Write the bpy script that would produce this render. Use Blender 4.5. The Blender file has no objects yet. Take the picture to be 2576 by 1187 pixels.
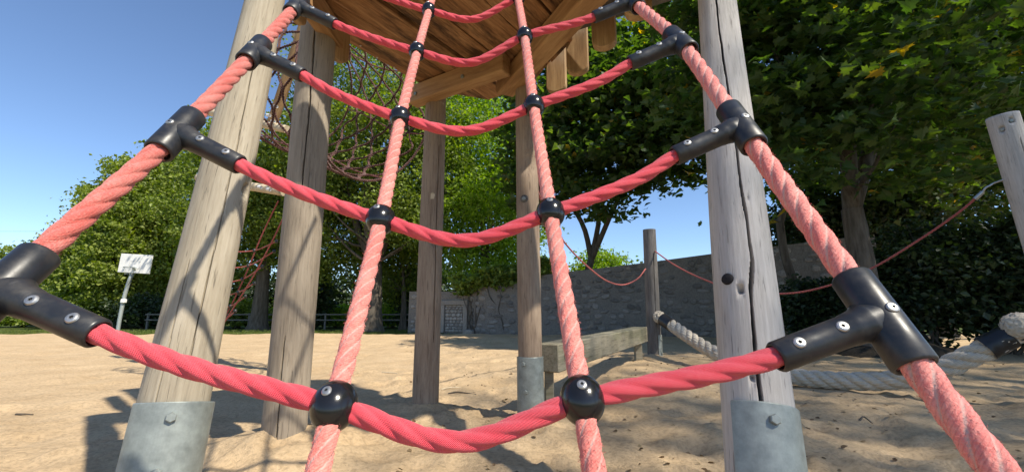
import bpy, math, random
import numpy as np
from mathutils import Vector, Matrix

# ------------------------------------------------------------------ camera, sky, sun, exposure
SC = bpy.context.scene
COL = SC.collection
F, CX, CY = 1095.0, 1288.0, 593.5          # focal length and centre for a 2576 px wide picture
PITCH, HC = math.radians(9.9), 0.85
cam = bpy.data.cameras.new('camera')
cam_o = bpy.data.objects.new('camera', cam)
COL.objects.link(cam_o)
cam.sensor_width = 36.0
cam.lens = 36.0 * F / 2576.0
cam.clip_start, cam.clip_end = 0.02, 2000.0
cam_o.location = (0, 0, HC)
cam_o.rotation_euler = (math.radians(90) + PITCH, 0, 0)
SC.camera = cam_o

SUN_DIR = Vector((-0.72, 0.56, -1.05)).normalized()      # the way the light travels
world = bpy.data.worlds.new('World')
SC.world = world
world.use_nodes = True
wn = world.node_tree
bg = wn.nodes['Background']
sky = wn.nodes.new('ShaderNodeTexSky')
sky.sky_type = 'NISHITA'
sky.sun_disc = False
sky.sun_elevation = math.asin(-SUN_DIR.z)
sky.sun_rotation = math.atan2(-SUN_DIR.x, -SUN_DIR.y)
sky.air_density, sky.dust_density, sky.ozone_density = 1.0, 0.5, 4.0
sky.altitude = 1500.0
wn.links.new(sky.outputs[0], bg.inputs[0])
bg.inputs[1].default_value = 0.098
sun = bpy.data.lights.new('sun', 'SUN')
sun.energy, sun.angle, sun.color = 3.4, math.radians(0.9), (1.0, 0.925, 0.785)
sun_o = bpy.data.objects.new('sun', sun)
COL.objects.link(sun_o)
sun_o.rotation_euler = SUN_DIR.to_track_quat('-Z', 'Y').to_euler()
sun_o.location = (10, -10, 12)
vs = SC.view_settings
vs.view_transform, vs.look, vs.exposure, vs.gamma = 'Standard', 'None', 1.02, 1.0
vs.use_curve_mapping = False
SC.cycles.use_denoising = True
SC.cycles.max_bounces = 8
SC.cycles.transparent_max_bounces = 8

# ------------------------------------------------------------------ helpers
random.seed(7)
RNG = np.random.default_rng(11)
cp, sp = math.cos(PITCH), math.sin(PITCH)


def ray(px, py):
    rx, ry = (px - CX) / F, (CY - py) / F
    return Vector((rx, cp - sp * ry, sp + cp * ry))


def P(px, py, d):
    """the place, d metres in front of the camera, that is seen at px, py"""
    r = ray(px, py)
    return Vector((0, 0, HC)) + r * (d / r.y)


def G(px, d, z=0.0):
    """the place at height z, d metres ahead, in picture column px"""
    t = d * cp + (z - HC) * sp          # distance along the optical axis
    return Vector(((px - CX) / F * t, d, z))


def tag(o, label=None, cat=None, group=None, kind=None):
    if label: o['label'] = label
    if cat: o['category'] = cat
    if group: o['group'] = group
    if kind: o['kind'] = kind
    return o


def link(o, parent=None):
    COL.objects.link(o)
    if parent is not None:
        o.parent = parent
    return o


def empty(name, loc=(0, 0, 0)):
    o = bpy.data.objects.new(name, None)
    o.location = loc
    o.empty_display_size = 0.1
    return link(o)


def put(name, me, parent=None, loc=None, mat=None):
    """link a mesh given in world coordinates; children are expressed relative to the parent's place"""
    if mat is not None and len(me.materials) == 0:
        me.materials.append(mat)
    o = bpy.data.objects.new(name, me)
    link(o, parent)
    if parent is not None:
        off = Vector((0, 0, 0))
        p = parent
        while p is not None:
            off += p.location
            p = p.parent
        o.location = (Vector(loc) if loc is not None else Vector((0, 0, 0))) - off
    elif loc is not None:
        o.location = loc
    return o


def mesh(name, verts, faces, smooth=True, uvs=None):
    me = bpy.data.meshes.new(name)
    me.from_pydata([tuple(v) for v in verts], [], faces)
    if smooth:
        me.polygons.foreach_set('use_smooth', [True] * len(me.polygons))
    if uvs is not None:
        l = me.uv_layers.new(name='UVMap')
        l.data.foreach_set('uv', np.asarray(uvs, dtype=np.float32).ravel())
    me.update()
    return me


def np_mesh(name, V, Fq, smooth=True, uv=None, attr=None):
    """fast mesh: V (n,3), Fq (m,k) all with the same k"""
    V = np.asarray(V, dtype=np.float32); Fq = np.asarray(Fq, dtype=np.int32)
    m, k = Fq.shape
    me = bpy.data.meshes.new(name)
    me.vertices.add(len(V)); me.loops.add(m * k); me.polygons.add(m)
    me.vertices.foreach_set('co', V.ravel())
    me.loops.foreach_set('vertex_index', Fq.ravel())
    me.polygons.foreach_set('loop_start', np.arange(0, m * k, k, dtype=np.int32))
    me.polygons.foreach_set('loop_total', np.full(m, k, dtype=np.int32))
    me.polygons.foreach_set('use_smooth', np.full(m, smooth))
    if uv is not None:
        l = me.uv_layers.new(name='UVMap')
        l.data.foreach_set('uv', np.asarray(uv, dtype=np.float32).ravel())
    if attr is not None:
        a = me.attributes.new('rnd', 'FLOAT', 'FACE')
        a.data.foreach_set('value', np.asarray(attr, dtype=np.float32).ravel())
    me.update(calc_edges=True)
    return me


def frames(pts):
    """parallel transport frames along a path"""
    pts = np.asarray(pts, float)
    T = np.gradient(pts, axis=0)
    T /= np.linalg.norm(T, axis=1)[:, None] + 1e-12
    ref = np.array([0, 0, 1.0]) if abs(T[0][2]) < 0.9 else np.array([1.0, 0, 0])
    N = np.zeros_like(T)
    n = ref - T[0] * ref.dot(T[0]); n /= np.linalg.norm(n)
    N[0] = n
    for i in range(1, len(pts)):
        n = N[i - 1] - T[i] * N[i - 1].dot(T[i])
        N[i] = n / (np.linalg.norm(n) + 1e-12)
    return T, N, np.cross(T, N)


def spline(ctrl, step):
    """Catmull-Rom through the control points, resampled evenly"""
    c = [np.array(p, float) for p in ctrl]
    c = [2 * c[0] - c[1]] + c + [2 * c[-1] - c[-2]]
    out = []
    for i in range(1, len(c) - 2):
        p0, p1, p2, p3 = c[i - 1:i + 3]
        t0 = 0; t1 = np.linalg.norm(p1 - p0) ** .5 + 1e-9
        t2 = t1 + np.linalg.norm(p2 - p1) ** .5 + 1e-9; t3 = t2 + np.linalg.norm(p3 - p2) ** .5 + 1e-9
        for t in np.linspace(t1, t2, 24, endpoint=False):
            a1 = (t1 - t) / (t1 - t0) * p0 + (t - t0) / (t1 - t0) * p1
            a2 = (t2 - t) / (t2 - t1) * p1 + (t - t1) / (t2 - t1) * p2
            a3 = (t3 - t) / (t3 - t2) * p2 + (t - t2) / (t3 - t2) * p3
            b1 = (t2 - t) / (t2 - t0) * a1 + (t - t0) / (t2 - t0) * a2
            b2 = (t3 - t) / (t3 - t1) * a2 + (t - t1) / (t3 - t1) * a3
            out.append((t2 - t) / (t2 - t1) * b1 + (t - t1) / (t2 - t1) * b2)
    out.append(c[-2])
    out = np.array(out)
    s = np.concatenate([[0], np.cumsum(np.linalg.norm(np.diff(out, axis=0), axis=1))])
    n = max(2, int(s[-1] / step) + 1)
    q = np.linspace(0, s[-1], n)
    return np.stack([np.interp(q, s, out[:, k]) for k in range(3)], axis=1)


def sweep_data(pts, R, n=12, lobes=0, depth=0.5, turns=0.0, rough=0.0, seed=0):
    """vertices, quads and per-loop uv of a (twisted, lobed) rope or tube"""
    pts = np.asarray(pts, float)
    m = len(pts)
    T, N, B = frames(pts)
    s = np.concatenate([[0], np.cumsum(np.linalg.norm(np.diff(pts, axis=0), axis=1))])
    Rv = np.broadcast_to(np.asarray(R, float), (m,))
    th = np.arange(n) / n * 2 * math.pi
    if lobes:
        w = (th + math.pi / lobes) % (2 * math.pi / lobes) - math.pi / lobes
        c = 0.55; a = 0.45 if lobes <= 4 else 0.36
        c = 1 - a
        prof = c * np.cos(w) + np.sqrt(np.maximum(a * a - (c * np.sin(w)) ** 2, 0.0009))
        prof = 1 - depth + depth * prof
    else:
        prof = np.ones(n)
    ang = th[None, :] + s[:, None] * turns * 2 * math.pi
    rad = Rv[:, None] * prof[None, :]
    if rough:
        r = np.random.default_rng(seed)
        nz = r.normal(size=(m, n))
        rad = rad * (1 + rough * nz)
    V = pts[:, None, :] + (np.cos(ang) * rad)[..., None] * N[:, None, :] + (np.sin(ang) * rad)[..., None] * B[:, None, :]
    i = np.arange(m - 1)[:, None] * n; j = np.arange(n)[None, :]; j2 = (j + 1) % n
    Q = np.stack([i + j, i + j2, i + n + j2, i + n + j], axis=-1).reshape(-1, 4)
    u0 = np.broadcast_to(j / n, (m - 1, n)); u1 = np.broadcast_to((j + 1) / n, (m - 1, n))
    v0 = np.broadcast_to(s[:-1, None], (m - 1, n)); v1 = np.broadcast_to(s[1:, None], (m - 1, n))
    UV = np.stack([np.stack([u0, v0], -1), np.stack([u1, v0], -1), np.stack([u1, v1], -1), np.stack([u0, v1], -1)], axis=2).reshape(-1, 2)
    return V.reshape(-1, 3), Q, UV


def sweep(name, pts, R, **k):
    V, Q, UV = sweep_data(pts, R, **k)
    return np_mesh(name, V, Q, True, UV)


class Join:
    """collects quads/verts of several sweeps into one mesh"""
    def __init__(s): s.V, s.Q, s.U, s.n = [], [], [], 0
    def add(s, V, Q, U=None):
        s.V.append(V); s.Q.append(Q + s.n); s.n += len(V)
        s.U.append(U if U is not None else np.zeros((len(Q) * 4, 2)))
    def mesh(s, name, smooth=True):
        return np_mesh(name, np.concatenate(s.V), np.concatenate(s.Q), smooth, np.concatenate(s.U))


def lathe(name, prof, n=24, smooth=True):
    """profile of (r, z) turned round z"""
    v, f = [], []
    for r, z in prof:
        for k in range(n):
            a = 2 * math.pi * k / n
            v.append((r * math.cos(a), r * math.sin(a), z))
    for i in range(len(prof) - 1):
        for k in range(n):
            k2 = (k + 1) % n
            f.append((i * n + k, i * n + k2, (i + 1) * n + k2, (i + 1) * n + k))
    return mesh(name, v, f, smooth)


def box_data(sx, sy, sz, b=0.004):
    """a bevelled box as convex hull like vertex/face lists, centred"""
    v = []
    for x in (-1, 1):
        for y in (-1, 1):
            for z in (-1, 1):
                v.append((x * (sx - b), y * (sy - b), z * sz)); v.append((x * (sx - b), y * sy, z * (sz - b))); v.append((x * sx, y * (sy - b), z * (sz - b)))
    import bmesh
    bm = bmesh.new()
    for c in v: bm.verts.new(c)
    bmesh.ops.convex_hull(bm, input=bm.verts)
    bmesh.ops.dissolve_limit(bm, angle_limit=0.01, verts=bm.verts, edges=bm.edges)
    return bm


def bevel_box(name, sx, sy, sz, b=0.004):
    bm = box_data(sx / 2, sy / 2, sz / 2, b)
    me = bpy.data.meshes.new(name); bm.to_mesh(me); bm.free()
    return me


def hull(name, pts, bevel=0.0):
    import bmesh
    bm = bmesh.new()
    for c in pts: bm.verts.new(c)
    bmesh.ops.convex_hull(bm, input=bm.verts)
    bmesh.ops.dissolve_limit(bm, angle_limit=0.01, verts=bm.verts, edges=bm.edges)
    if bevel:
        bmesh.ops.bevel(bm, geom=list(bm.edges), offset=bevel, segments=1, affect='EDGES')
    me = bpy.data.meshes.new(name); bm.to_mesh(me); bm.free()
    return me


def basis(z, xhint=(1, 0, 0)):
    z = Vector(z).normalized(); x = Vector(xhint); x = (x - z * x.dot(z)).normalized()
    y = z.cross(x)
    return Matrix((x, y, z)).transposed()


# ------------------------------------------------------------------ value noise for geometry
_perm = np.random.default_rng(5).random((256, 256))


def vnoise(x, y):
    xi, yi = np.floor(x).astype(int), np.floor(y).astype(int)
    fx, fy = x - xi, y - yi
    fx, fy = fx * fx * (3 - 2 * fx), fy * fy * (3 - 2 * fy)
    g = lambda a, b: _perm[a % 256, b % 256]
    return (g(xi, yi) * (1 - fx) + g(xi + 1, yi) * fx) * (1 - fy) + (g(xi, yi + 1) * (1 - fx) + g(xi + 1, yi + 1) * fx) * fy - 0.5


# ------------------------------------------------------------------ materials
def new_mat(name):
    m = bpy.data.materials.new(name); m.use_nodes = True
    return m, m.node_tree.nodes, m.node_tree.links, m.node_tree.nodes['Principled BSDF']


def ramp(N, L, src, stops):
    r = N.new('ShaderNodeValToRGB')
    e = r.color_ramp.elements
    while len(e) < len(stops): e.new(0.5)
    for el, (p, c) in zip(e, stops):
        el.position = p; el.color = (*c, 1)
    L.new(src, r.inputs[0])
    return r.outputs[0]


def mix(N, L, a, b, fac, mode='MIX'):
    m = N.new('ShaderNodeMix'); m.data_type = 'RGBA'; m.blend_type = mode
    for s, v in ((m.inputs[0], fac), (m.inputs[6], a), (m.inputs[7], b)):
        if hasattr(v, 'links') or hasattr(v, 'is_linked'): L.new(v, s)
        elif isinstance(v, tuple): s.default_value = (*v, 1)
        else: s.default_value = v
    return m.outputs[2]


def noise(N, L, vec, scale, detail=4, rough=0.6, mapscale=None):
    if mapscale is not None:
        mp = N.new('ShaderNodeMapping'); mp.inputs['Scale'].default_value = mapscale
        L.new(vec, mp.inputs[0]); vec = mp.outputs[0]
    n = N.new('ShaderNodeTexNoise'); n.inputs['Scale'].default_value = scale
    n.inputs['Detail'].default_value = detail; n.inputs['Roughness'].default_value = rough
    L.new(vec, n.inputs['Vector'])
    return n.outputs[0]


def bump(N, L, h, strength, dist, bsdf, normal=None):
    b = N.new('ShaderNodeBump'); b.inputs['Strength'].default_value = strength; b.inputs['Distance'].default_value = dist
    L.new(h, b.inputs['Height'])
    if normal is not None: L.new(normal, b.inputs['Normal'])
    L.new(b.outputs[0], bsdf.inputs['Normal'])
    return b.outputs[0]


def math_node(N, L, op, a, b=None):
    m = N.new('ShaderNodeMath'); m.operation = op
    for s, v in ((m.inputs[0], a), (m.inputs[1], b)):
        if v is None: continue
        if isinstance(v, (int, float)): s.default_value = v
        else: L.new(v, s)
    return m.outputs[0]


def wood(name, dark, mid, light, axis='Z', fine=1.0, rough=0.8, stain=None, stain_amt=0.5, crack=1.0):
    m, N, L, b = new_mat(name)
    tc = N.new('ShaderNodeTexCoord').outputs['Object']
    info = N.new('ShaderNodeObjectInfo')
    off = N.new('ShaderNodeVectorMath'); off.operation = 'ADD'
    sc = N.new('ShaderNodeVectorMath'); sc.operation = 'SCALE'; sc.inputs['Scale'].default_value = 37.0
    comb = N.new('ShaderNodeCombineXYZ')
    for i in range(3): L.new(info.outputs['Random'], comb.inputs[i])
    L.new(comb.outputs[0], sc.inputs[0]); L.new(tc, off.inputs[0]); L.new(sc.outputs[0], off.inputs[1])
    v = off.outputs[0]
    k = {'Z': (1, 1, 0.05), 'X': (0.05, 1, 1), 'Y': (1, 0.05, 1)}[axis]
    k2 = {'Z': (1, 1, 0.22), 'X': (0.22, 1, 1), 'Y': (1, 0.22, 1)}[axis]
    g = noise(N, L, v, 85 * fine, 7, 0.74, k)
    g2 = noise(N, L, v, 11, 5, 0.6, k2)
    g3 = noise(N, L, v, 130 * fine, 3, 0.6, (k[0], k[1], k[2]))
    s = math_node(N, L, 'ADD', math_node(N, L, 'MULTIPLY', g, 0.55), math_node(N, L, 'MULTIPLY', g2, 0.45))
    col = ramp(N, L, s, [(0.30, dark), (0.47, mid), (0.66, light)])
    # thin drying cracks along the grain
    cr = ramp(N, L, g3, [(0.335, (0, 0, 0)), (0.385, (1, 1, 1))])
    col = mix(N, L, col, mix(N, L, (0, 0, 0), col, 0.45), math_node(N, L, 'MULTIPLY', math_node(N, L, 'SUBTRACT', 1.0, cr), 0.75 * crack))
    if stain is not None:
        st = noise(N, L, v, 5.0, 6, 0.7, k2)
        col = mix(N, L, col, stain, math_node(N, L, 'MULTIPLY', ramp(N, L, st, [(0.47, (0, 0, 0)), (0.60, (1, 1, 1))]), stain_amt))
    L.new(col, b.inputs['Base Color'])
    b.inputs['Roughness'].default_value = rough
    b.inputs['Specular IOR Level'].default_value = 0.25
    h = math_node(N, L, 'ADD', g, math_node(N, L, 'MULTIPLY', cr, 0.5))
    bump(N, L, h, 0.55, 0.004, b)
    return m


M = {}
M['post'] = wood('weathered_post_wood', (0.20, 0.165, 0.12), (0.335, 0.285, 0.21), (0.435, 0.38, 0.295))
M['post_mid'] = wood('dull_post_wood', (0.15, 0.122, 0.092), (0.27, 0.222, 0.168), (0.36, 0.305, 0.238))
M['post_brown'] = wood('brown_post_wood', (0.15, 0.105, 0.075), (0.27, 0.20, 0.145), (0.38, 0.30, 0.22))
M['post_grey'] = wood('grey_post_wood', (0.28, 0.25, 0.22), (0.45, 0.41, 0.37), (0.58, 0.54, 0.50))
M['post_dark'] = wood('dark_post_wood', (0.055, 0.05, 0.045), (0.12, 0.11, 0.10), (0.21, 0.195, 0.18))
M['deck'] = wood('deck_wood', (0.09, 0.040, 0.016), (0.28, 0.140, 0.060), (0.50, 0.29, 0.14), 'X', 0.9, 0.7, (0.035, 0.017, 0.010), 0.9, 1.0)
M['beam'] = wood('beam_wood', (0.22, 0.115, 0.05), (0.37, 0.215, 0.10), (0.50, 0.32, 0.16), 'X', 0.5, 0.7, (0.16, 0.075, 0.03), 0.45, 0.5)
M['slat'] = wood('slat_wood', (0.18, 0.10, 0.048), (0.36, 0.225, 0.11), (0.50, 0.34, 0.18), 'Z', 0.6, 0.7, (0.13, 0.07, 0.035), 0.35, 0.6)
M['balance'] = wood('mossy_beam_wood', (0.10, 0.088, 0.06), (0.22, 0.195, 0.14), (0.35, 0.315, 0.24), 'X', 0.6, 0.85, (0.075, 0.09, 0.04), 0.4)
M['log'] = wood('pale_log_wood', (0.32, 0.25, 0.16), (0.50, 0.41, 0.28), (0.64, 0.55, 0.40), 'X', 0.7, 0.8)
M['bark'] = wood('tree_bark', (0.035, 0.028, 0.02), (0.095, 0.078, 0.06), (0.17, 0.145, 0.115), 'Z', 0.12, 0.95)


def rope_mat(name, base, pale, strands, pale_amt, cell=(10, 230), bstr=0.8, dirt=None):
    m, N, L, b = new_mat(name)
    uv = N.new('ShaderNodeUVMap').outputs[0]
    sep = N.new('ShaderNodeSeparateXYZ'); L.new(uv, sep.inputs[0])
    u, v = sep.outputs[0], sep.outputs[1]
    a = math_node(N, L, 'MULTIPLY', u, float(cell[0] * strands)); c = math_node(N, L, 'MULTIPLY', v, float(cell[1]))
    s1 = math_node(N, L, 'ABSOLUTE', math_node(N, L, 'SINE', math_node(N, L, 'MULTIPLY', math_node(N, L, 'ADD', a, c), math.pi)))
    s2 = math_node(N, L, 'ABSOLUTE', math_node(N, L, 'SINE', math_node(N, L, 'MULTIPLY', math_node(N, L, 'SUBTRACT', a, c), math.pi)))
    braid = math_node(N, L, 'MAXIMUM', math_node(N, L, 'MULTIPLY', s1, s2), math_node(N, L, 'MULTIPLY', s2, 0.6))
    obj = N.new('ShaderNodeTexCoord').outputs['Object']
    n1 = noise(N, L, obj, 14, 5, 0.7)
    n2 = noise(N, L, obj, 420 if dirt is None else 300, 3, 0.75)
    worn = math_node(N, L, 'MULTIPLY', ramp(N, L, math_node(N, L, 'ADD', math_node(N, L, 'MULTIPLY', n1, 0.5), math_node(N, L, 'MULTIPLY', n2, 0.5)), [(0.42, (0, 0, 0)), (0.62, (1, 1, 1))]), pale_amt)
    col = mix(N, L, base, pale, worn)
    col = mix(N, L, mix(N, L, (0, 0, 0), col, 0.62 if dirt is None else 0.8), col, ramp(N, L, braid, [(0.0, (0, 0, 0)), (0.45, (1, 1, 1))]))
    if dirt is not None:      # pale worn threads winding in the grooves between the strands
        g = math_node(N, L, 'ABSOLUTE', math_node(N, L, 'SUBTRACT', math_node(N, L, 'FRACT', math_node(N, L, 'MULTIPLY', u, float(strands))), 0.5))
        gm = ramp(N, L, math_node(N, L, 'ADD', g, math_node(N, L, 'MULTIPLY', math_node(N, L, 'SUBTRACT', n2, 0.5), 0.35)), [(0.0, (1, 1, 1)), (0.13, (0, 0, 0))])
        col = mix(N, L, col, dirt, math_node(N, L, 'MULTIPLY', gm, 0.75))
    L.new(col, b.inputs['Base Color'])
    b.inputs['Roughness'].default_value = 0.75
    b.inputs['Specular IOR Level'].default_value = 0.3
    b.inputs['Sheen Weight'].default_value = 0.35
    b.inputs['Sheen Roughness'].default_value = 0.5
    b.inputs['Sheen Tint'].default_value = (1.0, 0.75, 0.72, 1)
    h = math_node(N, L, 'ADD', math_node(N, L, 'MULTIPLY', braid, 0.7 if dirt is None else 0.4), math_node(N, L, 'MULTIPLY', n2, 0.5 if dirt is None else 1.6))
    bump(N, L, h, bstr, 0.0018, b)
    return m


M['rung'] = rope_mat('fresh_red_rope', (0.78, 0.058, 0.090), (0.86, 0.20, 0.22), 4, 0.32)
M['side'] = rope_mat('faded_red_rope', (0.62, 0.115, 0.090), (0.80, 0.37, 0.31), 4, 0.65, (8, 200))
M['vert'] = rope_mat('worn_pink_rope', (0.72, 0.165, 0.135), (0.82, 0.37, 0.30), 4, 0.65, (4, 150), 0.7, (0.50, 0.42, 0.36))
M['sideworn'] = rope_mat('worn_pink_side_rope', (0.75, 0.18, 0.155), (0.84, 0.40, 0.33), 4, 0.65, (3, 120), 0.6, (0.55, 0.45, 0.39))
M['thinred'] = rope_mat('thin_red_rope', (0.42, 0.085, 0.075), (0.50, 0.16, 0.13), 3, 0.4, (6, 120), 0.5)
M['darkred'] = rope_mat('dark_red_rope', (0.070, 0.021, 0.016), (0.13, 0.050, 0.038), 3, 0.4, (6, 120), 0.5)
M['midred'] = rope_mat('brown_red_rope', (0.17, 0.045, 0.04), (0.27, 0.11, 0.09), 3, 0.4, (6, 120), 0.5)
M['hawser'] = rope_mat('natural_hemp_rope', (0.50, 0.43, 0.32), (0.70, 0.63, 0.51), 4, 0.8, (5, 22), 1.0)


def plain(name, col, rough=0.5, metal=0.0, var=0.0, vscale=20, bumpd=0.0, spec=0.5):
    m, N, L, b = new_mat(name)
    b.inputs['Roughness'].default_value = rough
    b.inputs['Metallic'].default_value = metal
    b.inputs['Specular IOR Level'].default_value = spec
    if var or bumpd:
        o = N.new('ShaderNodeTexCoord').outputs['Object']
        n = noise(N, L, o, vscale, 5, 0.65)
        c = ramp(N, L, n, [(0.3, tuple(x * (1 - var) for x in col)), (0.7, tuple(min(1, x * (1 + var)) for x in col))])
        L.new(c, b.inputs['Base Color'])
        rr = N.new('ShaderNodeMapRange'); rr.inputs[3].default_value = max(0, rough - 0.12); rr.inputs[4].default_value = min(1, rough + 0.15)
        L.new(n, rr.inputs[0]); L.new(rr.outputs[0], b.inputs['Roughness'])
        if bumpd: bump(N, L, n, 0.4, bumpd, b)
    else:
        b.inputs['Base Color'].default_value = (*col, 1)
    return m


def plastic_mat(name, col, rough, dust):
    m, N, L, b = new_mat(name)
    o = N.new('ShaderNodeTexCoord').outputs['Object']
    n1 = noise(N, L, o, 35, 6, 0.7); n2 = noise(N, L, o, 260, 4, 0.7); n3 = noise(N, L, o, 120, 3, 0.6, (1, 0.12, 0.5))
    d = math_node(N, L, 'MULTIPLY', ramp(N, L, n1, [(0.45, (0, 0, 0)), (0.72, (1, 1, 1))]), dust)
    c = mix(N, L, col, (0.20, 0.165, 0.12), d)
    c = mix(N, L, c, (0.10, 0.10, 0.10), math_node(N, L, 'MULTIPLY', ramp(N, L, n3, [(0.66, (0, 0, 0)), (0.70, (1, 1, 1))]), min(0.35, dust)))
    L.new(c, b.inputs['Base Color'])
    rr = N.new('ShaderNodeMapRange'); rr.inputs[1].default_value = 0.3; rr.inputs[2].default_value = 0.7
    rr.inputs[3].default_value = rough - 0.06; rr.inputs[4].default_value = rough + 0.16
    L.new(n1, rr.inputs[0]); L.new(rr.outputs[0], b.inputs['Roughness'])
    bump(N, L, math_node(N, L, 'ADD', n2, math_node(N, L, 'MULTIPLY', n3, 0.5)), 0.10 if dust > 0.1 else 0.04, 0.0006, b)
    return m


M['plastic'] = plastic_mat('black_plastic', (0.017, 0.018, 0.021), 0.36, 0.16)
M['ball'] = plastic_mat('glossy_black_plastic', (0.008, 0.008, 0.009), 0.14, 0.05)
M['screw'] = plain('screw_steel', (0.42, 0.415, 0.40), 0.38, 0.8, 0.15, 200)
M['recess'] = plain('dark_recess', (0.03, 0.03, 0.03), 0.6)
M['zinc'] = plain('galvanised_steel', (0.255, 0.28, 0.262), 0.48, 0.35, 0.25, 22, 0.0006)
M['rubber'] = plain('black_rubber', (0.022, 0.020, 0.022), 0.85, 0, 0.2, 50, 0.0, 0.2)
M['white'] = plain('white_board', (0.80, 0.79, 0.76), 0.5, 0, 0.05, 6)
M['boardline'] = plain('faded_board_line', (0.60, 0.59, 0.56), 0.6)
M['tape'] = plain('black_tape', (0.012, 0.012, 0.013), 0.38, 0, 0.3, 30, 0.002)
M['steelgrey'] = plain('painted_grey_steel', (0.36, 0.39, 0.38), 0.45, 0.3, 0.15, 20)
M['whiteplastic'] = plain('white_plastic_clip', (0.75, 0.74, 0.72), 0.4)
M['palewood'] = plain('fence_wood', (0.15, 0.14, 0.12), 0.85, 0, 0.3, 18, 0.002)


def leaf_mat(name, dark, mid, light, trans=0.45, gloss=0.35, yellow=None):
    m, N, L, b = new_mat(name)
    at = N.new('ShaderNodeAttribute'); at.attribute_name = 'rnd'
    geo = N.new('ShaderNodeNewGeometry')
    n = noise(N, L, geo.outputs['Position'], 0.9, 3, 0.6)
    f = math_node(N, L, 'ADD', math_node(N, L, 'MULTIPLY', at.outputs['Fac'], 0.6), math_node(N, L, 'MULTIPLY', n, 0.4))
    stops = [(0.15, dark), (0.5, mid), (0.80, light)]
    col = ramp(N, L, f, stops)
    if yellow is not None:
        col = mix(N, L, col, yellow, ramp(N, L, at.outputs['Fac'], [(0.985, (0, 0, 0)), (0.99, (1, 1, 1))]))
    L.new(col, b.inputs['Base Color'])
    b.inputs['Roughness'].default_value = 0.5
    b.inputs['Specular IOR Level'].default_value = gloss
    tr = N.new('ShaderNodeBsdfTranslucent')
    tcol = mix(N, L, col, (0.9, 1.0, 0.22), 1.0, 'MULTIPLY')
    hs = N.new('ShaderNodeHueSaturation'); hs.inputs['Value'].default_value = 2.1; hs.inputs['Saturation'].default_value = 1.05
    L.new(tcol, hs.inputs['Color']); L.new(hs.outputs[0], tr.inputs['Color'])
    mx = N.new('ShaderNodeMixShader'); mx.inputs[0].default_value = trans
    L.new(b.outputs[0], mx.inputs[1]); L.new(tr.outputs[0], mx.inputs[2])
    L.new(mx.outputs[0], N['Material Output'].inputs['Surface'])
    return m


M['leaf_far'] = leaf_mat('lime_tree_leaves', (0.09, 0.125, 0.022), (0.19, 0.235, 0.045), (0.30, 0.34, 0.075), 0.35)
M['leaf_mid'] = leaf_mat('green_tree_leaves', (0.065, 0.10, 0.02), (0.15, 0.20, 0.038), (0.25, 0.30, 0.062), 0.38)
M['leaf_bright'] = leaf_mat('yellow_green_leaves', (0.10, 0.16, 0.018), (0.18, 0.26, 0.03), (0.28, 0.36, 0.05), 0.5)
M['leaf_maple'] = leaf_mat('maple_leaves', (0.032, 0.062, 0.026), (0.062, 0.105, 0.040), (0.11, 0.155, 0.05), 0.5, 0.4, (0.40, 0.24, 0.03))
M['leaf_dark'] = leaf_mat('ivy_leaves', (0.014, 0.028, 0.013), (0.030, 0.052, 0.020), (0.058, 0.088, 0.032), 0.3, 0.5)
M['grass_blade'] = leaf_mat('grass_blades', (0.06, 0.09, 0.018), (0.11, 0.15, 0.03), (0.18, 0.20, 0.05), 0.3)


def sand_mat():
    m, N, L, b = new_mat('sand')
    o = N.new('ShaderNodeTexCoord').outputs['Object']
    n1 = noise(N, L, o, 1.6, 5, 0.6); n2 = noise(N, L, o, 34, 5, 0.7); n3 = noise(N, L, o, 260, 3, 0.7)
    col = ramp(N, L, n1, [(0.3, (0.51, 0.365, 0.215)), (0.7, (0.62, 0.46, 0.285))])
    col = mix(N, L, col, mix(N, L, (0, 0, 0), col, 0.72), ramp(N, L, n2, [(0.35, (1, 1, 1)), (0.55, (0, 0, 0))]))
    # dark crumbs of bark and gravel
    vo = N.new('ShaderNodeTexVoronoi'); vo.inputs['Scale'].default_value = 34; vo.inputs['Randomness'].default_value = 1
    L.new(o, vo.inputs['Vector'])
    cr = math_node(N, L, 'MULTIPLY', ramp(N, L, vo.outputs['Distance'], [(0.055, (1, 1, 1)), (0.10, (0, 0, 0))]), ramp(N, L, noise(N, L, o, 3.0, 3, 0.6), [(0.47, (0, 0, 0)), (0.56, (1, 1, 1))]))
    col = mix(N, L, col, (0.13, 0.095, 0.065), math_node(N, L, 'MULTIPLY', cr, 0.8))
    L.new(col, b.inputs['Base Color'])
    b.inputs['Roughness'].default_value = 0.95; b.inputs['Specular IOR Level'].default_value = 0.1
    h = math_node(N, L, 'ADD', math_node(N, L, 'MULTIPLY', n2, 1.0), math_node(N, L, 'MULTIPLY', n3, 0.25))
    bump(N, L, h, 0.9, 0.018, b)
    return m


def ground_mat():
    m, N, L, b = new_mat('lawn_ground')
    o = N.new('ShaderNodeTexCoord').outputs['Object']
    n1 = noise(N, L, o, 0.7, 5, 0.6); n2 = noise(N, L, o, 14, 5, 0.7)
    col = ramp(N, L, n1, [(0.3, (0.055, 0.080, 0.016)), (0.55, (0.10, 0.13, 0.03)), (0.75, (0.19, 0.18, 0.07))])
    col = mix(N, L, col, mix(N, L, (0, 0, 0), col, 0.5), ramp(N, L, n2, [(0.35, (1, 1, 1)), (0.6, (0, 0, 0))]))
    L.new(col, b.inputs['Base Color']); b.inputs['Roughness'].default_value = 0.95; b.inputs['Specular IOR Level'].default_value = 0.1
    bump(N, L, n2, 0.8, 0.05, b)
    return m


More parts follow.
